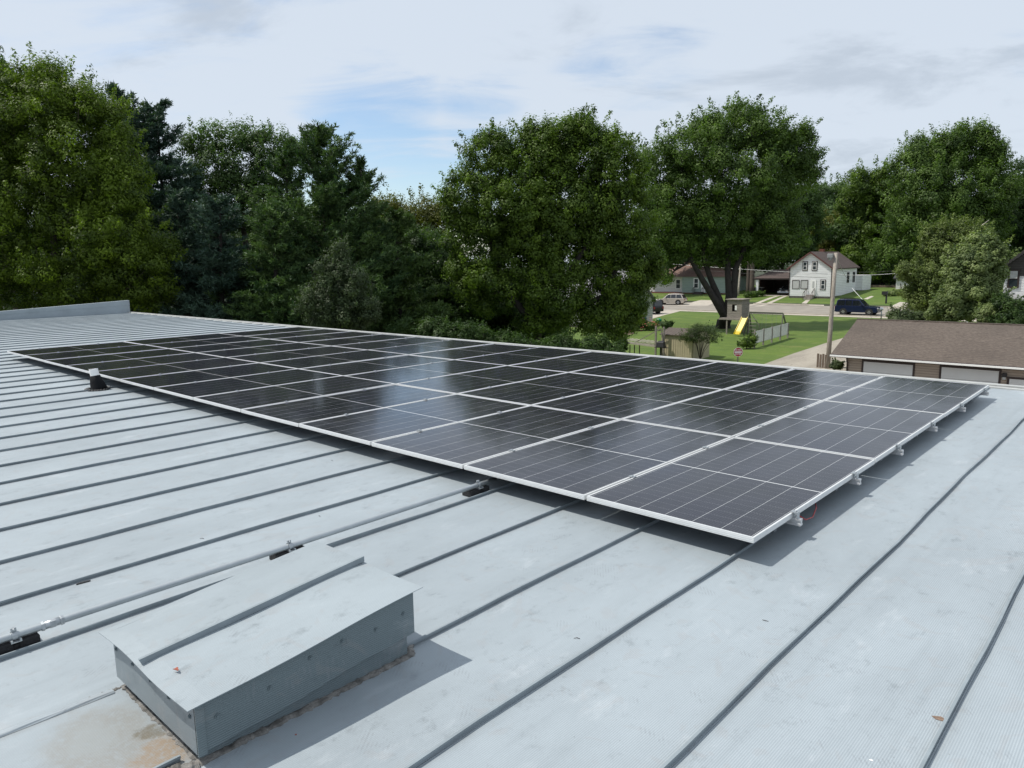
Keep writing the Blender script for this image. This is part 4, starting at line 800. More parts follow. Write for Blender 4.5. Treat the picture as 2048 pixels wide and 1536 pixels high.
# white gabled house
YH = 103.; L_, R_ = aty(1578, 590, YH)[0], aty(1661, 590, YH)[0]
zb0 = aty(1600, 592, YH)[2]; ze = aty(1578.5, 536, YH)[2]; zp = aty(1619, 505.5, YH)[2]; xm = (L_+R_)/2; YB = 113.5
h = thing('white_gabled_house', (xm, YH, G(YH)), 'white clapboard house with dark red gable roof and black front steps', 'house')
def HB(mb, name, mat, par): 
    mb.v = [(x-xm, y-YH, z-G(YH)) for x, y, z in mb.v]; return mb.build(name, mat, par)
_b = MB.build
class HM(MB):
    pass
def withoff(par):
    o = Vector(par.location)
    class Q(MB):
        def build(s, name, mat, parent=None, bevel=0.):
            s.v = [(x-o.x, y-o.y, z-o.z) for x, y, z in s.v]; return _b(s, name, mat, parent, bevel)
    return Q
MB0 = MB
def gable_house(h, x0, x1, y0, y1, zbase, zeave, zpeak, wall, roofm, trim, over=.35, gable_front=True, found=True):
    global MB
    b = MB(); xm_ = (x0+x1)/2; ym_ = (y0+y1)/2
    if gable_front: b.prism_y([(x0, zbase), (x1, zbase), (x1, zeave), (xm_, zpeak), (x0, zeave)], y0, y1)
    else: b.add([(x0, y0, zbase), (x0, y1, zbase), (x0, y1, zeave), (x0, ym_, zpeak), (x0, y0, zeave), (x1, y0, zbase), (x1, y1, zbase), (x1, y1, zeave), (x1, ym_, zpeak), (x1, y0, zeave)], [(0, 4, 3, 2, 1), (5, 6, 7, 8, 9), (0, 5, 9, 4), (1, 2, 7, 6), (0, 1, 6, 5)])
    b.build('wall', wall, h)
    b = MB(); th = .14
    if gable_front:
        s_ = (zpeak-zeave)/(xm_-x0)
        for sg, xe in ((-1, x0-over), (1, x1+over)):
            ze_ = zeave-over*s_; b.hexa([(xm_, y0-over, zpeak+.02), (xm_, y1+over, zpeak+.02), (xe, y1+over, ze_+.02), (xe, y0-over, ze_+.02)], [(xm_, y0-over, zpeak+.02+th), (xm_, y1+over, zpeak+.02+th), (xe, y1+over, ze_+.02+th), (xe, y0-over, ze_+.02+th)])
        r_ = b.build('roof', roofm, h)
        b = MB()
        for sg, xe in ((-1, x0-over), (1, x1+over)): b.bar((xm_, y0-over-.02, zpeak+.06), (xe, y0-over-.02, zeave-over*s_+.06), .04, .2)
        b.build('fascia', trim, h)
    else:
        s_ = (zpeak-zeave)/(ym_-y0)
        for ye in (y0-over, y1+over):
            ze_ = zeave-over*s_; b.hexa([(x0-over, ym_, zpeak+.02), (x1+over, ym_, zpeak+.02), (x1+over, ye, ze_+.02), (x0-over, ye, ze_+.02)], [(x0-over, ym_, zpeak+.02+th), (x1+over, ym_, zpeak+.02+th), (x1+over, ye, ze_+.02+th), (x0-over, ye, ze_+.02+th)])
        r_ = b.build('roof', roofm, h)
    if found: MB().box((x0+.02, y0+.02, zbase-1.2), (x1-.02, y1-.02, zbase-.003)).build('foundation', 'foundation', h)
    return r_
MB = withoff(h)
rf = gable_house(h, L_, R_, YH, YB, zb0, ze, zp, 'white_siding', 'redbrown_shingle', 'trim_red')
q = aty(1645, 500, YH+5); MB().box((q[0]-.3, YH+4.6, zp-.9), (q[0]+.3, YH+5.2, zp+.55)).build('chimney', 'brick', h)
def wpx_(x0, y0, x1, y1, Y): a = aty(x0, y1, Y); c = aty(x1, y0, Y); return a[0], a[2], c[0], c[2]
for r_ in ((1604.5, 522.5, 1616, 541.5), (1623.5, 522, 1635.5, 541.5), (1640, 559, 1652, 580)): a_ = wpx_(*r_, YH); window(h, *a_, YH, 'trim_dark', 'glass', fw=.10); window(h, a_[0]+.1, a_[1]+.1, a_[2]-.1, a_[3]-.1, YH-.03, 'trim_white', 'glass', fw=.06, name='sash')
for r_ in ((1584, 560, 1599.5, 577.5), (1601, 560, 1616.5, 577.5)): window(h, *wpx_(*r_, YH), YH, 'trim_dark', curtain=True, sash=False, fw=.06)
a_ = wpx_(1620.5, 560, 1633, 590, YH); dr = MB(); dr.box((a_[0], YH-.06, a_[1]), (a_[2], YH-.003, a_[3])); dr = dr.build('door', 'trim_white', h); MB().box((a_[0]+.25, YH-.075, a_[1]+1.0), (a_[2]-.25, YH-.063, a_[3]-.2)).build('door_glass', 'curtain', dr)
steps(h, aty(1613, 590, YH)[0], aty(1629, 590, YH)[0], YH-.08, a_[1]+.05, G(YH-2), 'wood_grey')
MB().bar((L_-.02, YH-.03, zb0), (L_-.02, YH-.03, ze), .1).bar((R_+.02, YH-.03, zb0), (R_+.02, YH-.03, ze), .1).build('corner_board', 'trim_dark', h)
for yy in (109.3, 111.8): window(h, yy, -1.9, yy+.9, -.4, R_, 'trim_dark', axis='x', fw=.08)
# rear lean-to and carport
MB().box((R_-3.2, YB+.01, zb0+.5), (R_+.9, YB+4, ze-1.3)).build('rear_extension', 'white_siding', h)
cl_, cr_ = aty(1516, 556, YH+3.)[0], L_-.35; zc0 = aty(1540, 556.5, YH+2)[2]; zc1 = zc0+1.25
b = MB(); b.hexa([(cl_-.2, YH+1.6, zc0), (cr_, YH+1.6, zc0), (cr_, YH+9, zc0), (cl_-.2, YH+9, zc0)], [(cl_+1.6, YH+5.0, zc1), (cr_, YH+5.0, zc1), (cr_, YH+5.6, zc1), (cl_+1.6, YH+5.6, zc1)]); b.build('carport_roof', 'redbrown_shingle', h)
MB().box((cl_-.1, YH+1.7, zc0-.22), (cr_-.03, YH+1.8, zc0-.01)).build('carport_beam', 'trim_dark', h)
for x in (cl_+.25,): MB().box((x, YH+1.82, G(YH+2)), (x+.35, YH+2.1, zc0-.01)).build('carport_post', 'white_siding', h)
MB().box((cl_+.1, YH+8.6, G(YH+4)), (cr_-.03, YH+8.8, zc0-.01)).build('carport_back_wall', 'trim_dark', h)  # near-black colour stands in for the deep shade inside the carport
MB().box((cl_-.05, YH+3.6, G(YH+4)), (cl_+.05, YH+8.8, zc0-.01)).build('carport_side_shade', 'trim_dark', h)  # dark sheet added on the left so the carport interior reads as shaded
MB().box((cl_-.1, YH+1.9, G(YH+8)-1.5), (cr_-.03, YH+8.5, G(YH+3)+.03)).build('carport_slab', 'concrete', h)
MB = MB0
# sage green house
YS = 106.; x0, x1 = aty(1364, 590, YS)[0], aty(1452, 590, YS)[0]; z0, z1 = aty(1364, 585, YS)[2], aty(1364, 553.5, YS)[2]; z2 = aty(1380, 524, YS+5)[2]
h = thing('sage_house', ((x0+x1)/2, YS, G(YS)), 'sage green bungalow with brown roof and black porch steps behind the silver maple', 'house'); MB = withoff(h)
xl = aty(1330, 590, YS+1.2)[0]
MB().box((x0, YS, z0), (x1, YS+8, z1)).build('wall', 'sage_siding', h)
MB().box((xl-3, YS+1.2, z0), (x0-.003, YS+8, z1)).build('side_wall', 'white_siding2', h)
b = MB(); b.hexa([(xl-3.4, YS-.4, z1), (x1+.4, YS-.4, z1), (x1+.4, YS+8.4, z1), (xl-3.4, YS+8.4, z1)], [(xl+1.5, YS+3.6, z2), (x1-3, YS+3.6, z2), (x1-3, YS+4.4, z2), (xl+1.5, YS+4.4, z2)]); b.build('roof', 'tan_shingle', h)
MB().box((xl-3, YS+.03, z0-1.), (x1, YS+7.9, z0-.003)).build('foundation', 'brick', h)
window(h, *wpx_(1387, 556, 1398, 577, YS), YS, fw=.14); window(h, *wpx_(1351, 558, 1362, 578, YS+1.2), YS+1.2, fw=.14)
a_ = wpx_(1402, 557, 1411, 585, YS); MB().box((a_[0], YS-.05, a_[1]), (a_[2], YS-.003, a_[3])).build('door', 'trim_white', h)
steps(h, aty(1390, 590, YS)[0], aty(1408, 590, YS)[0], YS-.06, a_[1]+.1, G(YS-2), 'trim_dark', mr='blackmetal')
MB = MB0
# white house behind the round maple
YW = 62.; x0, x1 = aty(1085, 640, YW)[0], aty(1226, 640, YW)[0]
h = thing('white_cottage', ((x0+x1)/2, YW, G(YW)), 'white cottage with pale grey roof half hidden behind the round maple', 'house'); MB = withoff(h)
zb_w = G(YW); gable_house(h, x0, x1, YW, YW+8, zb_w+.3, aty(1150, 605, YW)[2], aty(1150, 545, YW+4)[2], 'white_siding2', 'grey_shingle', 'trim_white', gable_front=False)
window(h, *wpx_(1196, 630, 1210, 655, YW), YW); window(h, *wpx_(1120, 630, 1134, 655, YW), YW)
MB = MB0
# brown gabled house at the right edge
YR = 72.; x0 = aty(2008, 560, YR)[0]; zb_r = G(YR)+.3; zt = aty(2012, 532, YR)[2]; zpk = aty(2110, 462, YR)[2]; x1 = aty(2108, 480, YR)[0]*2-x0
h = thing('brown_gabled_house', ((x0+x1)/2, YR, G(YR)), 'house with dark brown gable over white siding at the right edge of the picture', 'house'); MB = withoff(h)
gable_house(h, x0, x1, YR, YR+9, zb_r, zt, zpk, 'white_siding', 'dark_shingle', 'dark_siding', over=.5)
zd = aty(2030, 552, YR)[2]; s_ = (zpk-zt)/((x1-x0)/2); MB().prism_y([(x0-.01, zd), (x1+.01, zd), (x1+.01, zt-.05), ((x0+x1)/2, zpk-.06), (x0-.01, zt-.05)], YR-.05, YR-.004).build('gable_panel', 'dark_siding', h)
window(h, *wpx_(2014, 539, 2041, 576, YR), YR-.05, 'trim_dark', fw=.12, curtain=False); a_ = wpx_(2019, 542, 2036, 557, YR-.08); MB().box((a_[0], YR-.13, a_[1]), (a_[2], YR-.115, a_[3])).build('curtain', 'curtain', h)
a_ = aty(1975, 600, YR-1.5); b = MB(); b.hexa([(x0-2.2, YR-3.2, G(YR)+1.7), (x1, YR-3.2, G(YR)+1.7), (x1, YR-.06, G(YR)+1.9), (x0-2.2, YR-.06, G(YR)+1.9)], [(x0-2.2, YR-3.2, G(YR)+1.8), (x1, YR-3.2, G(YR)+1.8), (x1, YR-.06, aty(2030, 588, YR)[2]), (x0-2.2, YR-.06, aty(2030, 588, YR)[2])]); b.build('porch_roof', 'grey_shingle', h)
for xx in (x0-2., x0+1.5, x0+5): MB().box((xx, YR-3.1, G(YR-3)), (xx+.14, YR-2.96, G(YR)+1.7)).build('porch_post', 'trim_white', h)
MB = MB0
# little white house behind the navy car
YL = 118.; x0, x1 = aty(1791, 580, YL)[0], aty(1850, 580, YL)[0]
h = thing('small_white_house', ((x0+x1)/2, YL, G(YL)), 'small white house mostly hidden by leaves right of the board fence', 'house'); MB = withoff(h)
gable_house(h, x0, x1, YL, YL+8, aty(1800, 590, YL)[2], aty(1800, 556, YL)[2], aty(1820, 530, YL+4)[2], 'white_siding2', 'dark_shingle', 'trim_white', gable_front=False)
window(h, *wpx_(1806, 565, 1814, 580, YL), YL); steps(h, aty(1803, 590, YL)[0], aty(1812, 590, YL)[0], YL-.06, aty(1800, 588, YL)[2], G(YL-2), 'wood_grey')
MB = MB0
# the long garage
YG = 38.; zge = -3.52; xg0 = float(aty(1662, 707, YG-.35)[0]); xw0 = float(aty(1695, 722, YG)[0]); xg1 = 14.
rg_ = atz(1715, 638, -2.12); YRg = float(rg_[1])
gz = G(YG)
gr = thing('garage', (xw0, YG, gz), 'long tan garage with brown shingle roof and white overhead doors', 'garage'); MB = withoff(gr)
MB().box((xw0, YG, gz), (xg1, 2*YRg-YG, zge-.02)).build('wall', 'tan_siding', gr)
b = MB(); ov = .4; zr = -2.12
xr0 = float(rg_[0])
def slab(pts, th): b.hexa([(x, y, z-th) for x, y, z in pts], pts)
slab([(xg0, YG-.38, zge-.02), (xg1, YG-.38, zge-.02), (xg1, YRg, zr), (xr0, YRg, zr)], .10)
slab([(xr0, YRg, zr), (xg1, YRg, zr), (xg1, 2*YRg-YG+.38, zge-.02), (xg0, 2*YRg-YG+.38, zge-.02)], .10)
rf = b.build('roof', 'brown_shingle', gr); MB().box((xr0, YRg-.14, zr-.03), (xg1, YRg+.14, zr+.035)).build('ridge_cap', 'brown_shingle', rf)
b = MB(); b.add([(xw0, YG, zge-.02), (xw0, YRg, zr-.12), (xw0, 2*YRg-YG, zge-.02)], [(0, 2, 1)]); b.build('gable_end', 'tan_siding', gr)
MB().box((xg0+.02, YG-.44, zge-.17), (xg1, YG-.385, zge-.02)).build('fascia', 'trim_dark', gr); MB().box((xg0, YG-.54, zge-.13), (xg1, YG-.443, zge-.05)).build('gutter', 'trim_white', gr)
MB().tube([(xw0+.1, YG-.45, zge-.14), (xw0+.02, YG-.06, zge-.5), (xw0+.02, YG-.06, gz+.1)], .045, 8).build('downspout', 'trim_dark', gr)
for (a0, a1, yt) in ((1725, 1830, 722.5), (1880.5, 2003, 733.5), (2015.5, 2110, 757)):
    xa, xb = float(aty(a0, yt, YG)[0]), float(aty(a1, yt, YG)[0]); zt_ = float(aty(a0, yt, YG)[2]); zt_ = zt_ if yt < 750 else zt_
    fr = MB(); fr.box((xa-.02, YG-.045, zt_-.0), (xb+.02, YG-.003, zt_+.09)); fr.box((xa-.02, YG-.045, gz), (xa+.07, YG-.003, zt_)); fr.box((xb-.07, YG-.045, gz), (xb+.02, YG-.003, zt_)); fr = fr.build('door_frame', 'trim_dark', gr)
    for k in range(4):
        hh_ = (zt_-gz)/4; MB().box((xa+.075, YG-.030, gz+k*hh_+.006), (xb-.075, YG-.008, gz+(k+1)*hh_-.006)).build('overhead_door_panel' if 0 else 'door_panel', 'door_white', gr)
a_ = aty(2009, 753, YG); b = MB(); b.box((a_[0]-.1, YG-.14, a_[2]-.02), (a_[0]+.1, YG-.003, a_[2]+.16)); lm = b.build('wall_lamp', 'blackmetal', gr); MB().box((a_[0]-.07, YG-.12, a_[2]-.14), (a_[0]+.07, YG-.03, a_[2]-.023)).build('lamp_glass', 'curtain', lm)
MB = MB0

# ------------------------------------------------------------------ yard things
# utility pole
pb = gpt(1655, 737); Dp = float((pb-CAM)@AF)
t = thing('utility_pole', pb, 'tall weathered wooden utility pole with street lamp beside the garage', 'utility pole')
tp = atd(1672, 506, Dp)-pb
b = MB(); b.tube([(0, 0, -.3), tp*.33, tp*.66, tp], [.165, .15, .135, .12], 14); b.build('pole', 'wood_pole', t)
b = MB(); q = atd(1664, 511, Dp)-pb; b.box((q[0]-.28, q[1]-.16, q[2]-.16), (q[0]+.10, q[1]+.16, q[2]+.12)); b.tube([q+np.array([-.09, 0, -.16]), q+np.array([-.09, 0, -.34])], [.14, .11], 12); b.build('lamp_head', 'greymetal', t, .02)
b = MB(); q2 = atd(1673, 540, Dp)-pb; b.bar(q2, atd(1674, 506, Dp)-pb, .16, .12); b.build('bracket', 'wood_pole', t)
def cable(name, pts, r, mat, label): tag(MB().tube(pts, r, 5).build(name, mat), label, 'cable')
def sag(a, b_, s, n=14): return [np.array(a)+(np.array(b_)-np.array(a))*i/n-np.array([0, 0, 4*s*(i/n)*(1-i/n)]) for i in range(n+1)]
pt = pb+tp
cable('service_cable', sag(pt+np.array([0, 0, -.1]), aty(1703, 560, 112), .6)+sag(aty(1703, 575, 112), aty(1703, 578, 112), 0)[-1:], .018, 'greymetal', 'thin service cable sagging from the utility pole to the white gabled house')
cable('guy_wire', sag(aty(1704, 576, 104), gpt(1747, 622), .05), .028, 'white_paint', 'pale guy wire slanting down over the navy car')
cable('power_line', sag(aty(1330, 527, 99), aty(1655, 548, 99), .1), .03, 'greymetal', 'power line crossing in front of the silver maple and carport')
cable('power_line', sag(aty(1670, 549, 99), aty(1900, 530, 99), .5), .03, 'greymetal', 'power line running right from the utility pole past the wood')
cable('power_line', sag(aty(1330, 534, 99.6), aty(1655, 556, 99.6), .15), .022, 'blackmetal', 'thin dark power line just below the pale one before the carport')
cable('power_line', sag(aty(1670, 541, 99.6), aty(1900, 521, 99.6), .7), .02, 'blackmetal', 'thin dark power line right of the utility pole, above the pale one')
# small fence posts near pole
fx = gpt(1646, 736)
t = thing('stub_fence', fx, 'short weathered board fence stub at the foot of the utility pole', 'fence')
b = MB()
for k in range(4): b.box((-.45+k*.18, -.02, 0), (-.31+k*.18, .02, 1.0-.05*(k % 2)))
b.build('board', 'wood_fence', t)
fx = aty(1668, 735, YG+3.5); fx[2] = G(fx[1]); t = thing('chain_link_gate', fx, 'grey chain link gate between utility pole and garage', 'gate')
b = MB(); xx = xw0-fx[0]-.25; 
for pth in (((0, 0, .02), (0, 0, 1.45)), ((xx, 0, .02), (xx, 0, 2.0)), ((0, 0, 1.45), (xx, 0, 2.0)), ((0, 0, 1.3), (xx, 0, 1.3))): b.tube([Vector(p) for p in pth], .028, 6)
b.build('gate_frame', 'greymetal', t)
b = MB()
for k in range(22):
    u_ = k/21; b.tube([(xx*u_, 0, .05), (xx*min(1, u_+.25), 0, 1.3)], .004, 4, cap=False); b.tube([(xx*u_, 0, .05), (xx*max(0, u_-.25), 0, 1.3)], .004, 4, cap=False)
b.build('mesh', 'greymetal', t)
for i, (x, y, r_, m_, lb) in enumerate(((1675, 726, 11, 'lf_olive', 'weedy plant growing through the chain link gate'), (1646, 738, 10, 'lf_lime', 'yellow green weeds at the foot of the utility pole'))):
    p = aty(x, y+8, YG+3.2+i*6); p[2] = G(p[1]); tree('weed', float((p-CAM)@AF), [(x, y+4, r_, r_*.9)], (0, 0, 0), m_, lb, cat='weed', seed=80+i, clump=5, lpx=3, lpc=40, limbs=False, base_xyz=p)
fx = aty(1688, 745, YG+.4); fx[2] = gz; b = MB(); b.tube([(0, 0, 0), (0, 0, 1.05)], .13, 14); b.tube([(0, 0, 1.05), (0, 0, 1.12)], [.15, .13], 14); o = b.build('post', 'white_paint'); o.location = tuple(fx+np.array([-.25, 0, .0])); tag(o, 'short white capped post beside the corner of the garage', 'post')
# no-entry sign
sp = gpt(1474, 752); Ds = float((sp-CAM)@AF); sc = atd(1476, 704, Ds)
t = thing('road_sign', (sc[0], sc[1], G(sc[1])), 'round red DO NOT ENTER sign with white bar on a metal post', 'sign')
zc = sc[2]-G(sc[1]); rs_ = 9.2*Ds/F
face = math.atan2(AF[1], AF[0])+math.pi            # direction from sign to camera
ux = np.array([AR[0], AR[1], 0]); ux /= np.linalg.norm(ux); uy = np.array([0, 0, 1.]); un = np.array([ux[1], -ux[0], 0])
def disc(b, r, d0, d1, n=36, hole=None):
    a = [ux*r*math.cos(q)+uy*r*math.sin(q)+np.array([0, 0, zc]) for q in np.linspace(0, 2*math.pi, n+1)[:-1]]
    b.add([p+un*d0 for p in a]+[p+un*d1 for p in a], [tuple(range(n)), tuple(reversed(range(n, 2*n)))]+[(i, (i+1) % n, (i+1) % n+n, i+n) for i in range(n)]); return b
MB().box((-.03, -.03, 0), (.03, .03, zc+.2)).build('post', 'wood_green', t)
disc(MB(), rs_, .04, .045).build('plate', 'white_paint', t)
disc(MB(), rs_*.93, .047, .050).build('disc', 'sign_red', t)
def flat(b, x0, z0, x1, z1, d): return b.hexa([ux*x0+uy*(zc+z0)+un*d, ux*x1+uy*(zc+z0)+un*d, ux*x1+uy*(zc+z1)+un*d, ux*x0+uy*(zc+z1)+un*d], [ux*x0+uy*(zc+z0)+un*(d+.002), ux*x1+uy*(zc+z0)+un*(d+.002), ux*x1+uy*(zc+z1)+un*(d+.002), ux*x0+uy*(zc+z1)+un*(d+.002)])
flat(MB(), -rs_*.78, -rs_*.15, rs_*.78, rs_*.15, .052).build('bar', 'white_paint', t)
def text(par, s, size, off, d, mat, nm='lettering', basis=None):
    cu = bpy.data.curves.new(nm, 'FONT'); cu.body = s; cu.size = size; cu.align_x = 'CENTER'; cu.align_y = 'CENTER'; cu.extrude = .001; cu.offset = size*.02
    o = bpy.data.objects.new(nm, cu); C.objects.link(o)
    dg = bpy.context.evaluated_depsgraph_get(); me = bpy.data.meshes.new_from_object(o.evaluated_get(dg)); bpy.data.objects.remove(o)
    me.materials.append(M[mat]); o = bpy.data.objects.new(nm, me); C.objects.link(o); o.parent = par
    p = ux*off[0]+uy*off[1]+un*d
    o.matrix_local = Matrix(((ux[0], 0, un[0], p[0]), (ux[1], 0, un[1], p[1]), (0, 1, 0, p[2]), (0, 0, 0, 1))); return o
text(t, 'DO NOT', rs_*.46, (0, zc+rs_*.46), .053, 'white_paint'); text(t, 'ENTER', rs_*.46, (0, zc-rs_*.44), .053, 'white_paint')
# playhouse on posts
Pq = gpt(1455, 667); YP = float(Pq[1])-.3
a_ = wpx_(1454, 600, 1484, 636, YP); t = thing('playhouse', (a_[0], YP, G(YP)), 'grey wooden playhouse raised on posts against the silver maple', 'playhouse'); MB = withoff(t)
xa, za, xb, zt_ = a_; dpt = 1.7
wx0, wz0, wx1, wz1 = wpx_(1464, 611, 1474, 620, YP)
b = MB(); zz_ = np.arange(za, zt_+.01, (zt_-za)/8)
for lo_, hi_ in zip(zz_, zz_[1:]):
    segs = [(xa, xb)] if hi_ < wz0+.05 or lo_ > wz1-.05 else [(xa, wx0), (wx1, xb)]
    for s0, s1 in segs: b.box((s0, YP, lo_+.008), (s1, YP+.03, hi_-.008))
    b.box((xb-.03, YP+.032, lo_+.008), (xb, YP+dpt, hi_-.008)); b.box((xa, YP+.032, lo_+.008), (xa+.03, YP+dpt, hi_-.008)); b.box((xa+.032, YP+dpt-.03, lo_+.008), (xb-.032, YP+dpt, hi_-.008))
b.build('wall', 'wood_grey', t)
MB().box((wx1-.2, YP-.02, wz0), (wx1, YP-.003, wz1)).build('shutter', 'trim_white', t)
MB().box((xa-.15, YP-.15, zt_+.003), (xb+.15, YP+dpt+.15, zt_+.07)).build('roof', 'wood_grey', t)
xpl = aty(1440, 637, YP)[0]; MB().box((xpl, YP-.25, za-.16), (xb+.15, YP+dpt, za-.005)).build('platform', 'wood_grey', t)
for (x, y) in ((xa+.02, YP-.2), (xb-.05, YP-.2), (xa+.9, YP+dpt-.2), (xb-.05, YP+dpt-.15)): MB().box((x, y, G(y)), (x+.12, y+.12, za-.163)).build('post', 'wood_grey', t)
MB = MB0
s0 = aty(1489, 636, YP-.27); s1 = gpt(1473, 673); s1[2] += .22; so_ = s0
t = thing('slide', s1, 'bright yellow plastic slide coming down from the playhouse', 'slide'); MB = withoff(t)
dv = Vector(s0-s1); wv = Vector((1, -.15, 0)).normalized(); wd = .34
b = MB(); n = 10; pr = []
for i in range(n+1):
    u_ = i/n; p = Vector(s1)+dv*u_; p.z += -.10*math.sin(math.pi*u_)*.6+(.0 if u_ > .12 else .02)
    if u_ < .12: p.z = s1[2]+.02
    up_ = Vector((0, 0, 1))
    pr.append([p-wv*wd+up_*.13, p-wv*(wd-.04)+up_*.13, p-wv*(wd-.06), p+wv*(wd-.06), p+wv*(wd-.04)+up_*.13, p+wv*wd+up_*.13, p+wv*wd-up_*.04, p-wv*wd-up_*.04])
for r0_, r1_ in zip(pr, pr[1:]): b.add(r0_+r1_, [(k, (k+1) % 8, 8+(k+1) % 8, 8+k) for k in range(8)])
b.add(pr[0], [tuple(reversed(range(8)))]); b.add(pr[-1], [tuple(range(8))]); b.build('chute', 'yellow', t)
MB = MB0
# swing set
pa_, pc_ = aty(1499, 625, YP+.3), aty(1566, 627, YP+1.2)
t = thing('swing_set', (pa_[0], YP+.3, G(YP)), 'dark green wooden swing frame with ladder right of the playhouse', 'swing set'); MB = withoff(t)
MB().bar(pa_, pc_, .12, .16).build('beam', 'wood_green', t)
for p, sg in ((pa_, 0), (pc_, 1)):
    for dy in (-.9, .9): MB().bar((p[0]+(.25 if sg else -.1), p[1]+dy, G(p[1]+dy)), (p[0], p[1], p[2]), .1).build('leg', 'wood_green', t)
MB().bar((pa_[0]+.2, YP+.1, pa_[2]), (pa_[0]+1.3, YP-.3, G(YP)+1.), .06).bar((pa_[0]+1.3, YP-.3, G(YP)+1.), (pa_[0]+1.3, YP-.3, G(YP)), .06).bar((pa_[0]+.1, YP-.2, pa_[2]-.5), (pa_[0]+.1, YP-.2, G(YP)), .08).build('brace', 'wood_green', t)
b = MB()
for k in range(5): b.bar((pa_[0]+.1, YP-.3, G(YP)+.3+k*.32), (pa_[0]+1.0, YP-.3, G(YP)+.3+k*.32), .12, .04)
b.build('rung', 'wood_grey', t)
for k in (.45, .75):
    p = np.array(pa_)+(np.array(pc_)-np.array(pa_))*k; sb = MB(); sb.box((p[0]-.22, p[1]-.08, G(p[1])+.5), (p[0]+.22, p[1]+.08, G(p[1])+.53)); sb = sb.build('swing_seat', 'blackmetal', t); MB().bar((p[0]-.2, p[1], G(p[1])+.52), (p[0]-.2, p[1], p[2]), .012).bar((p[0]+.2, p[1], G(p[1])+.52), (p[0]+.2, p[1], p[2]), .012).build('chain', 'greymetal', sb)
MB = MB0
# lattice screen
g0 = gpt(1508.5, 695.5); g1 = gpt(1575, 676); 
t = thing('lattice_screen', g0, 'white lattice garden screen on five wooden posts', 'lattice screen'); MB = withoff(t)
htop0 = atd(1508.5, 660, float((g0-CAM)@AF))[2]-g0[2]; htop1 = atd(1575, 646, float((g1-CAM)@AF))[2]-g1[2]
P5 = [g0+(g1-g0)*s for s in (0, .25, .5, .76, 1)]
for i, p in enumerate(P5): hh_ = htop0+(htop1-htop0)*i/4; MB().box((p[0]-.06, p[1]-.06, p[2]-.1), (p[0]+.06, p[1]+.06, p[2]+hh_)).build('post', 'wood_grey', t)
for p, q in zip(P5, P5[1:]):
    b = MB(); p_ = Vector(p); q_ = Vector(q); d_ = q_-p_; L2 = d_.length; lo_ = .35; hi_ = htop0-.12
    for a0, a1 in ((lo_, lo_+.05), (hi_-.05, hi_)): b.bar(p_+Vector((0, 0, (a0+a1)/2)), q_+Vector((0, 0, (a0+a1)/2)), .03, .05)
    H_ = hi_-lo_; st = .105
    for sgn in (1, -1):
        x = -H_
        while x < L2:
            xa_, xb_ = x, x+H_; za_, zb2 = (lo_, hi_) if sgn > 0 else (hi_, lo_)
            if xa_ < 0: za_ += (zb2-za_)*(-xa_/H_); xa_ = 0
            if xb_ > L2: zb2 = za_+(zb2-za_)*((L2-xa_)/(xb_-xa_)); xb_ = L2
            if xb_-xa_ > .03: b.bar(p_+d_*(xa_/L2)+Vector((.008*sgn, 0, za_)), p_+d_*(xb_/L2)+Vector((.008*sgn, 0, zb2)), .012, .042)
            x += st
    b.build('lattice_panel', 'lattice', t)
MB = MB0
# shed
g0 = gpt(1330, 716); g1 = gpt(1386, 722); YD = float(g1[1])
xa, xb, za, zt_ = aty(1322, 716, YD)[0], aty(1386, 719, YD)[0], G(YD), aty(1350, 671, YD)[2]
t = thing('garden_shed', (xa, YD, za), 'tan metal garden shed with brown ribbed roof', 'shed'); MB = withoff(t)
ysd = YD+2.6; b = MB()
b.box((xa, YD, za), (xb, ysd, zt_))
for k in range(int((xb-xa)/.2)): b.box((xa+.06+k*.2, YD-.02, za), (xa+.09+k*.2, YD-.003, zt_-.02))
b.build('wall', 'shed_tan', t)
b = MB(); zrg = aty(1350, 656.5, YD+1.3)[2]
for y0_, y1_ in ((YD-.12, YD+1.3), (ysd+.12, YD+1.3)): b.hexa([(xa-.1, y0_, zt_+.005), (xb+.1, y0_, zt_+.005), (xb+.1, y1_, zrg), (xa-.1, y1_, zrg)], [(xa-.1, y0_, zt_+.05), (xb+.1, y0_, zt_+.05), (xb+.1, y1_, zrg+.045), (xa-.1, y1_, zrg+.045)])
for k in range(12): x = xa+(xb-xa)*k/11; b.bar((x, YD-.12, zt_+.06), (x, YD+1.3, zrg+.055), .035, .025)
b.build('roof', 'shed_roof', t)
b = MB(); b.add([(xb, YD, zt_), (xb, ysd, zt_), (xb, YD+1.3, zrg)], [(0, 1, 2)]); b.build('gable', 'shed_tan', t)
MB().box((xb-.04, YD-.035, za), (xb+.02, YD-.022, zt_)).build('corner_trim', 'shed_trim', t)
MB = MB0
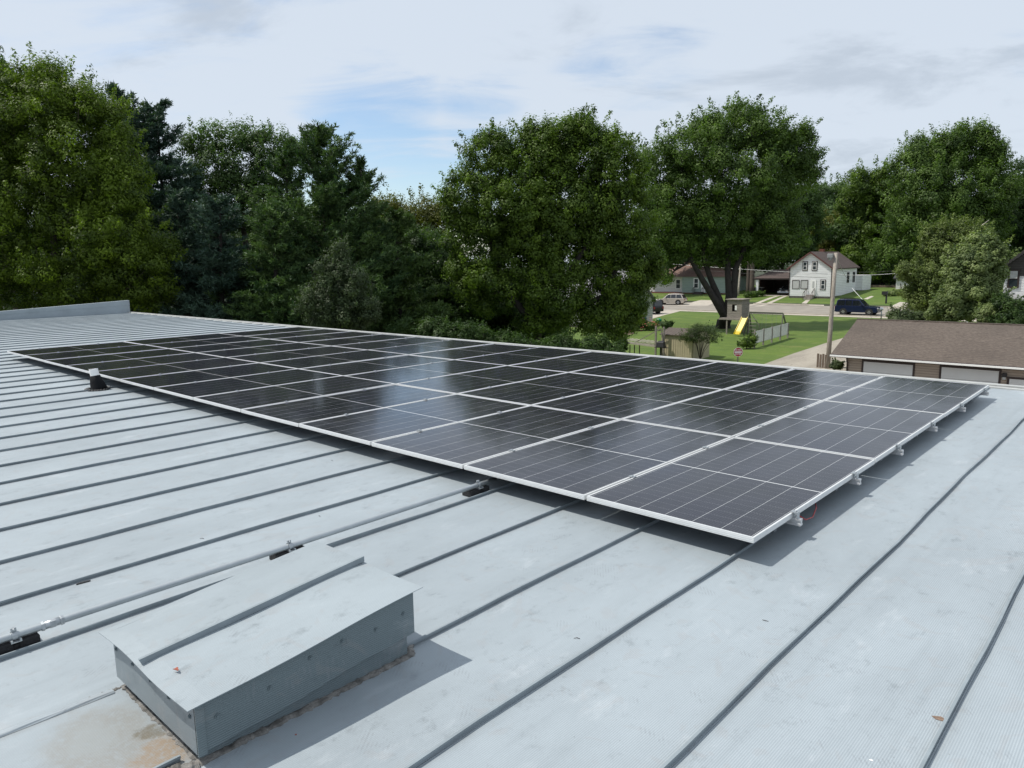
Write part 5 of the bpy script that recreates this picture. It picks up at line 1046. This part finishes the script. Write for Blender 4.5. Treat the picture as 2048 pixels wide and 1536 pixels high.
# pergola / bird feeder stand left of the shed
g0 = gpt(1311, 719); YQ = float(g0[1])
t = thing('garden_bench_swing', (g0[0], YQ, G(YQ)), 'low weathered garden roof frame with pale boards left of the tan shed', 'pergola'); MB = withoff(t)
pp = [aty(1246, 688, YQ), aty(1312, 690, YQ)]
for (px_, top_) in ((1311, 652), (1320, 655)): a1 = aty(px_, 716, YQ); b1 = aty(px_, top_, YQ); MB().box((a1[0]-.06, YQ-.06+(.5 if px_ > 1315 else 0), G(YQ)), (a1[0]+.06, YQ+.06+(.5 if px_ > 1315 else 0), b1[2])).build('post', 'wood_grey', t)
b = MB(); b.bar(aty(1243, 684, YQ), aty(1314, 693, YQ), .08, .14); b.bar(aty(1243, 684, YQ+1.6), aty(1314, 690, YQ+1.6), .08, .14)
for k in range(9): p = aty(1245+k*8, 683+k*.8, YQ); b.bar((p[0], YQ, p[2]+.1), (p[0], YQ+1.6, p[2]+.1), .14, .03)
b.build('boards', 'concrete', t)
MB().bar(aty(1272, 684, YQ+.4), aty(1322, 657, YQ+.4), .06).bar(aty(1322, 657, YQ+.4), aty(1327, 690, YQ+.4), .06).build('roof_beam', 'wood_grey', t)
for px_ in (1260, 1269, 1279): p = aty(px_, 690, YQ+.6); MB().box((p[0]-.03, YQ+.57, G(YQ)), (p[0]+.03, YQ+.63, p[2])).build('leg', 'trim_dark', t)
MB = MB0
p = aty(1322, 687, YQ-.3); t = thing('grill', (p[0], p[1], G(p[1])), 'black covered barbecue grill standing between pergola and shed', 'grill'); hgt = p[2]-G(p[1])
b = MB(); b.hexa([(-.36, -.24, hgt-.3), (.36, -.24, hgt-.3), (.36, .24, hgt-.3), (-.36, .24, hgt-.3)], [(-.28, -.15, hgt+.12), (.28, -.15, hgt+.12), (.25, .15, hgt+.22), (-.25, .15, hgt+.22)]); b.build('cover', 'blackmetal', t, .04); MB().box((-.06, -.06, 0), (.06, .06, hgt-.3)).build('stand', 'blackmetal', t); MB().box((-.55, -.05, hgt-.34), (.55, .2, hgt-.3)).build('shelf', 'blackmetal', t)
# flower beds
drape('mulch_bed', [tuple(gpt(1238, 672)[:2]), tuple(gpt(1268, 668)[:2]), tuple(gpt(1266, 662)[:2]), tuple(gpt(1236, 662)[:2])], .012, 'mulch')
for i, (x, y, rx, ry, m_, fl, lb) in enumerate(((1283, 649, 13, 11, 'lf_dark', 1, 'flowering plants with orange red blooms in front of the driveway'), (1305, 651, 11, 9, 'lf_silver', 1, 'leafy flower clump under the green globe'), (1337, 650, 9, 9, 'lf_dark', 0, 'round dark shrub right of the green globe'), (1270, 652, 8, 9, 'lf_olive', 0, 'low grey green plant at the left end of the flower bed'), (1262, 662, 6, 4, 'lf_dark', 1, 'small red flowers on the mulch patch'), (1240, 690, 14, 22, 'lf_dark', 0, 'dark shrub left of the pergola'))):
    p = gpt(x, y+ry+1); Dd = float((p-CAM)@AF)
    t = tree('flower_clump' if fl else 'shrub', Dd, [(x, y, rx, ry), (x-rx*.5, y+ry*.3, rx*.6, ry*.7)], (0, 0), m_, lb, cat='flowers' if fl else 'shrub', seed=90+i, clump=4.5, lpx=2.6, lpc=34, limbs=False, base_xyz=p)
    if fl:
        rg = np.random.RandomState(i); n = 60; c = atd(x, y-ry*.2, Dd); q = rg.normal(size=(n, 3))*np.array([rx*.5, rx*.5, ry*.5])*Dd/F
        leaf_mesh('blooms', c+q-AF*ry*.5*Dd/F-p, q*0+np.array([0, -.5, 1]), .13*rg.uniform(.6, 1.3, n), .8, rg.rand(n), 'flower', t, rng=rg)
def ball(name, x, y, r, mat, label, cat):
    gp = gpt(x, y+r+14); Dd = float((gp-CAM)@AF); c = atd(x, y, Dd); rr_ = r*Dd/F; t = thing(name, gp, label, cat); b = MB()
    prof = [(math.sin(a)*rr_*1.25+.001, -math.cos(a)*rr_*.8) for a in np.linspace(0, math.pi, 11)]
    b.tube([(c[0]-gp[0], c[1]-gp[1], c[2]-gp[2]+z) for _, z in prof], [q for q, _ in prof], 16); b.build('globe', mat, t); MB().tube([(c[0]-gp[0], c[1]-gp[1], 0), (c[0]-gp[0], c[1]-gp[1], c[2]-gp[2]-rr_*.7)], .025, 6).build('stake', 'blackmetal', t)
ball('garden_globe', 1318, 640, 4.6, 'green_plastic', 'shiny green garden globe on a stake', 'garden globe'); ball('garden_globe', 1289, 636, 3.0, 'blue_plastic', 'small blue garden globe above the orange flowers', 'garden globe')
# mailbox, meter post, board fence, bin
mp_ = gpt(1772, 607); t = thing('mailbox', mp_, 'black mailbox on a post at the far kerb', 'mailbox'); MB().box((-.09, -.09, -.1), (.09, .09, 1.15)).build('post', 'blackmetal', t); b = MB(); b.prism_y([(-.55, 1.16), (.12, 1.16), (.12, 1.42), (.02, 1.58), (-.45, 1.58), (-.55, 1.42)], -.2, .2); b.build('box', 'blackmetal', t)
mp_ = gpt(1762, 640); t = thing('meter_post', mp_, 'thin grey post with round white cap behind the garage ridge', 'post'); hh_ = atd(1762, 618, float((mp_-CAM)@AF))[2]-mp_[2]; MB().tube([(0, 0, 0), (0, 0, hh_)], .06, 8).build('post', 'greymetal', t); MB().tube([(0, 0, hh_-.1), (0, 0, hh_), (0, 0, hh_+.18)], [.17, .2, .12], 12).build('cap', 'white_paint', t)
YF = 122.; xa, xb = aty(1722, 580, YF)[0], aty(1792, 580, YF)[0]; zt_ = aty(1760, 571, YF)[2]
t = thing('board_fence', (xa, YF, G(YF)), 'weathered board fence at the edge of the wood', 'fence'); b = MB(); x = xa; k = 0
while x < xb: b.box((x-xa, 0, -.3), (x-xa+.17, .03, zt_-G(YF)+.03*(k % 3))); x += .2; k += 1
b.build('boards', 'wood_fence', t)
b = MB()
for k in range(5): b.box(((xb-xa)*k/4, .035, -.3), ((xb-xa)*k/4+.12, .15, zt_-G(YF)))
b.build('fence_posts', 'wood_fence', t)
hb = gpt(1757, 584)
tree('hosta', float((gpt(1780, 592)-CAM)@AF), [(1782, 588, 13, 6), (1774, 589, 8, 4), (1793, 586, 8, 6)], (1780, 592), 'lf_pale', 'pale flowering plants in front of the small white house', cat='plants', seed=97, clump=4, lpx=2.6, lpc=40, limbs=False)
tree('shrub', float((gpt(1763, 612)-CAM)@AF), [(1770, 610.5, 8, 2.6), (1782, 610.5, 7, 2.4), (1760, 611, 6, 2)], (1763, 612), 'lf_silver', 'low planting round the mailbox', cat='plants', seed=98, clump=3, lpx=2.2, lpc=30, limbs=False)
tree('shrub', float((gpt(1510, 594)-CAM)@AF), [(1506, 588, 12, 5), (1520, 588, 9, 6), (1495, 590, 9, 4)], (1510, 594), 'lf_silver', 'ground cover clump at the foot of the thick trunk', cat='plants', seed=99, clump=3.5, lpx=2.4, lpc=30, limbs=False)
bp_ = gpt(1519, 590); t = thing('wheeled_bin', bp_, 'dark wheeled bin left of the carport', 'bin'); b = MB(); b.hexa([(-.5, -.35, 0), (.4, -.35, 0), (.4, .35, 0), (-.5, .35, 0)], [(-.65, -.42, 1.1), (.5, -.42, 1.1), (.5, .42, 1.1), (-.65, .42, 1.1)]); b.build('bin_body', 'blackmetal', t); MB().box((-.7, -.45, 1.105), (.55, .45, 1.2)).build('bin_lid', 'greymetal', t)

# ------------------------------------------------------------------ cars
def car(loc, rz, L, Wc, H, paint, label, prof='suv', group='parked cars', rack=False):
    t = thing('parked_car', loc, label, 'car', group, rz); hw = Wc/2; R = .36 if H > 1.6 else .33
    if prof == 'suv':
        low = [(-.5, .30), (-.5, .50), (-.485, .58), (.10, .58), (.20, .56), (.46, .52), (.495, .44), (.5, .27), (.47, .17), (-.47, .17)]
        cab = [(-.475, .58), (-.455, .93), (-.42, .985), (-.20, 1.0), (.02, .985), (.07, .95), (.21, .57)]
    else:
        low = [(-.5, .32), (-.50, .50), (-.475, .60), (.10, .57), (.24, .55), (.46, .46), (.495, .38), (.5, .25), (.46, .15), (-.46, .15)]
        cab = [(-.46, .60), (-.39, .90), (-.33, .965), (-.12, 1.0), (.03, .97), (.08, .94), (.25, .555)]
    def extr(poly, w0, w1f, name, mat, par, hi):
        n = len(poly); b = MB(); vs = []
        for sgn in (-1, 1):
            for (x, z) in poly:
                f_ = w0 if not w1f else w0-(z-.56)/(1-.56)*w1f if z > .56 else w0
                vs.append((x*L, sgn*f_, z*H))
        b.add(vs, [tuple(range(n)), tuple(reversed(range(n, 2*n)))]+[((i+1) % n, i, i+n, (i+1) % n+n) for i in range(n)]); return b.build(name, mat, par, .05*hi)
    body = extr(low, hw, 0, 'body', paint, t, 1); extr(cab, hw-.04, .16, 'cabin', paint, t, 1)
    def zat(f_): return hw-.04-(f_-.56)/(1-.56)*.16
    for sgn in (-1, 1):
        for (xa, xb, xc, xd) in (((-.445, -.27, -.265, -.425), (-.255, -.10, -.10, -.25), (-.085, .175, .06, -.08)) if prof == 'suv' else ((-.42, -.22, -.215, -.36), (-.205, -.03, -.035, -.195), (-.02, .20, .065, -.02))):
            b = MB(); z0, z1 = .60, .92
            vs = [(xa*L, sgn*(zat(z0)+.004), z0*H), (xb*L, sgn*(zat(z0)+.004), z0*H), (xc*L, sgn*(zat(z1)+.004), z1*H), (xd*L, sgn*(zat(z1)+.004), z1*H)]; inn = [(x, y-sgn*.01, z) for x, y, z in vs]
            b.hexa(inn, vs); b.build('side_window', 'carglass', t)
    x0, z0, x1, z1 = (.205, .585, .075, .94) if prof == 'suv' else (.24, .575, .085, .93)
    b = MB(); b.hexa([(x0*L+.02, -hw*.80, z0*H), (x0*L+.02, hw*.80, z0*H), (x1*L+.02, hw*.66, z1*H), (x1*L+.02, -hw*.66, z1*H)], [(x0*L+.05, -hw*.80, z0*H+.01), (x0*L+.05, hw*.80, z0*H+.01), (x1*L+.04, hw*.66, z1*H+.015), (x1*L+.04, -hw*.66, z1*H+.015)]); b.build('windscreen', 'carglass', t)
    x0, z0, x1, z1 = (-.477, .60, -.46, .90) if prof == 'suv' else (-.457, .62, -.395, .88)
    b = MB(); b.hexa([(x0*L, -hw*.78, z0*H), (x0*L, hw*.78, z0*H), (x1*L, hw*.68, z1*H), (x1*L, -hw*.68, z1*H)], [(x0*L-.03, -hw*.78, z0*H), (x0*L-.03, hw*.78, z0*H), (x1*L-.03, hw*.68, z1*H), (x1*L-.03, -hw*.68, z1*H)]); b.build('rear_window', 'carglass', t)
    for sgn in (-1, 1):
        for xw in (-.29, .315):
            MB().tube([(xw*L, sgn*(hw-.20), R), (xw*L, sgn*(hw+.012), R)], R*1.16, 22).build('wheel_arch', 'blackmetal', t)
            wv_ = MB().tube([(xw*L, sgn*(hw-.22), R), (xw*L, sgn*(hw+.02), R)], R, 22).build('wheel', 'tyre', t)
            b = MB(); b.tube([(xw*L, sgn*(hw-.05), R), (xw*L, sgn*(hw+.028), R)], R*.34, 10)
            for k in range(6): a = k*math.pi/3; b.bar((xw*L, sgn*(hw+.026), R), (xw*L+R*.6*math.cos(a), sgn*(hw+.026), R+R*.6*math.sin(a)), .02, .075)
            b.build('rim', 'rim', wv_)
        MB().box((.455*L, sgn*hw*.62-.14, .40*H), (.497*L+.01, sgn*hw*.62+.14, .48*H)).build('headlight', 'headlight', t)
        MB().box((-.503*L, sgn*hw*.86-.1, .38*H), (-.475*L, sgn*hw*.86+.1, .55*H)).build('tail_light', 'taillight', t)
        MB().box((.13*L, sgn*(hw+.0)-(.0 if sgn > 0 else .18), .60*H), (.17*L, sgn*hw+(.18 if sgn > 0 else 0), .69*H)).build('mirror', paint, t)
        if rack: MB().bar((-.40*L, sgn*hw*.72, H+.05), (-.02*L, sgn*hw*.72, H+.04), .05, .06).build('roof_rail', 'blackmetal', t)
    MB().box((-.508*L, -hw*.9, .19*H), (-.47*L, hw*.9, .30*H)).build('bumper', paint if prof == 'suv' else 'blackmetal', t); MB().box((.47*L, -hw*.9, .18*H), (.51*L, hw*.9, .29*H)).build('bumper', paint if prof == 'suv' else 'blackmetal', t)
    return t
pL = gpt(1669, 627); pR = gpt(1754, 629); YC = 86.2; xa = aty(1669, 620, YC-.9)[0]; xb = aty(1754, 620, YC-.9)[0]
car(((xa+xb)/2, YC, G(YC)+.01), .02, xb-xa, 1.85, 1.80, 'navy', 'dark navy blue sport utility car parked on the street behind the garage', rack=True)
YC = 92.5; xb = aty(1362.5, 605, YC-.9)[0]
car((xb-2.15, YC, G(YC)+.01), math.pi+.25, 4.3, 1.8, 1.62, 'cream_paint', 'champagne coloured crossover parked in front of the sage green house', prof='x')
p = gpt(1300, 628); car((p[0]-1.0, p[1]+.6, G(p[1])+.03), math.pi*.93, 4.6, 1.85, 1.72, 'black_paint', 'black car on the driveway half hidden by the round maple')
car(((cl_+cr_)/2+1.1, YH+5.0, G(YH+2.4)+.05), -math.pi/2+.03, 4.3, 1.75, 1.45, 'silver_paint', 'pale car parked in the shade of the carport', prof='x')
p = atd(1872, 640, 62); car((p[0], p[1], G(p[1])+.03), .2, 4.5, 1.8, 1.55, 'silver_paint', 'silver car whose roof shows just above the garage ridge', prof='x')
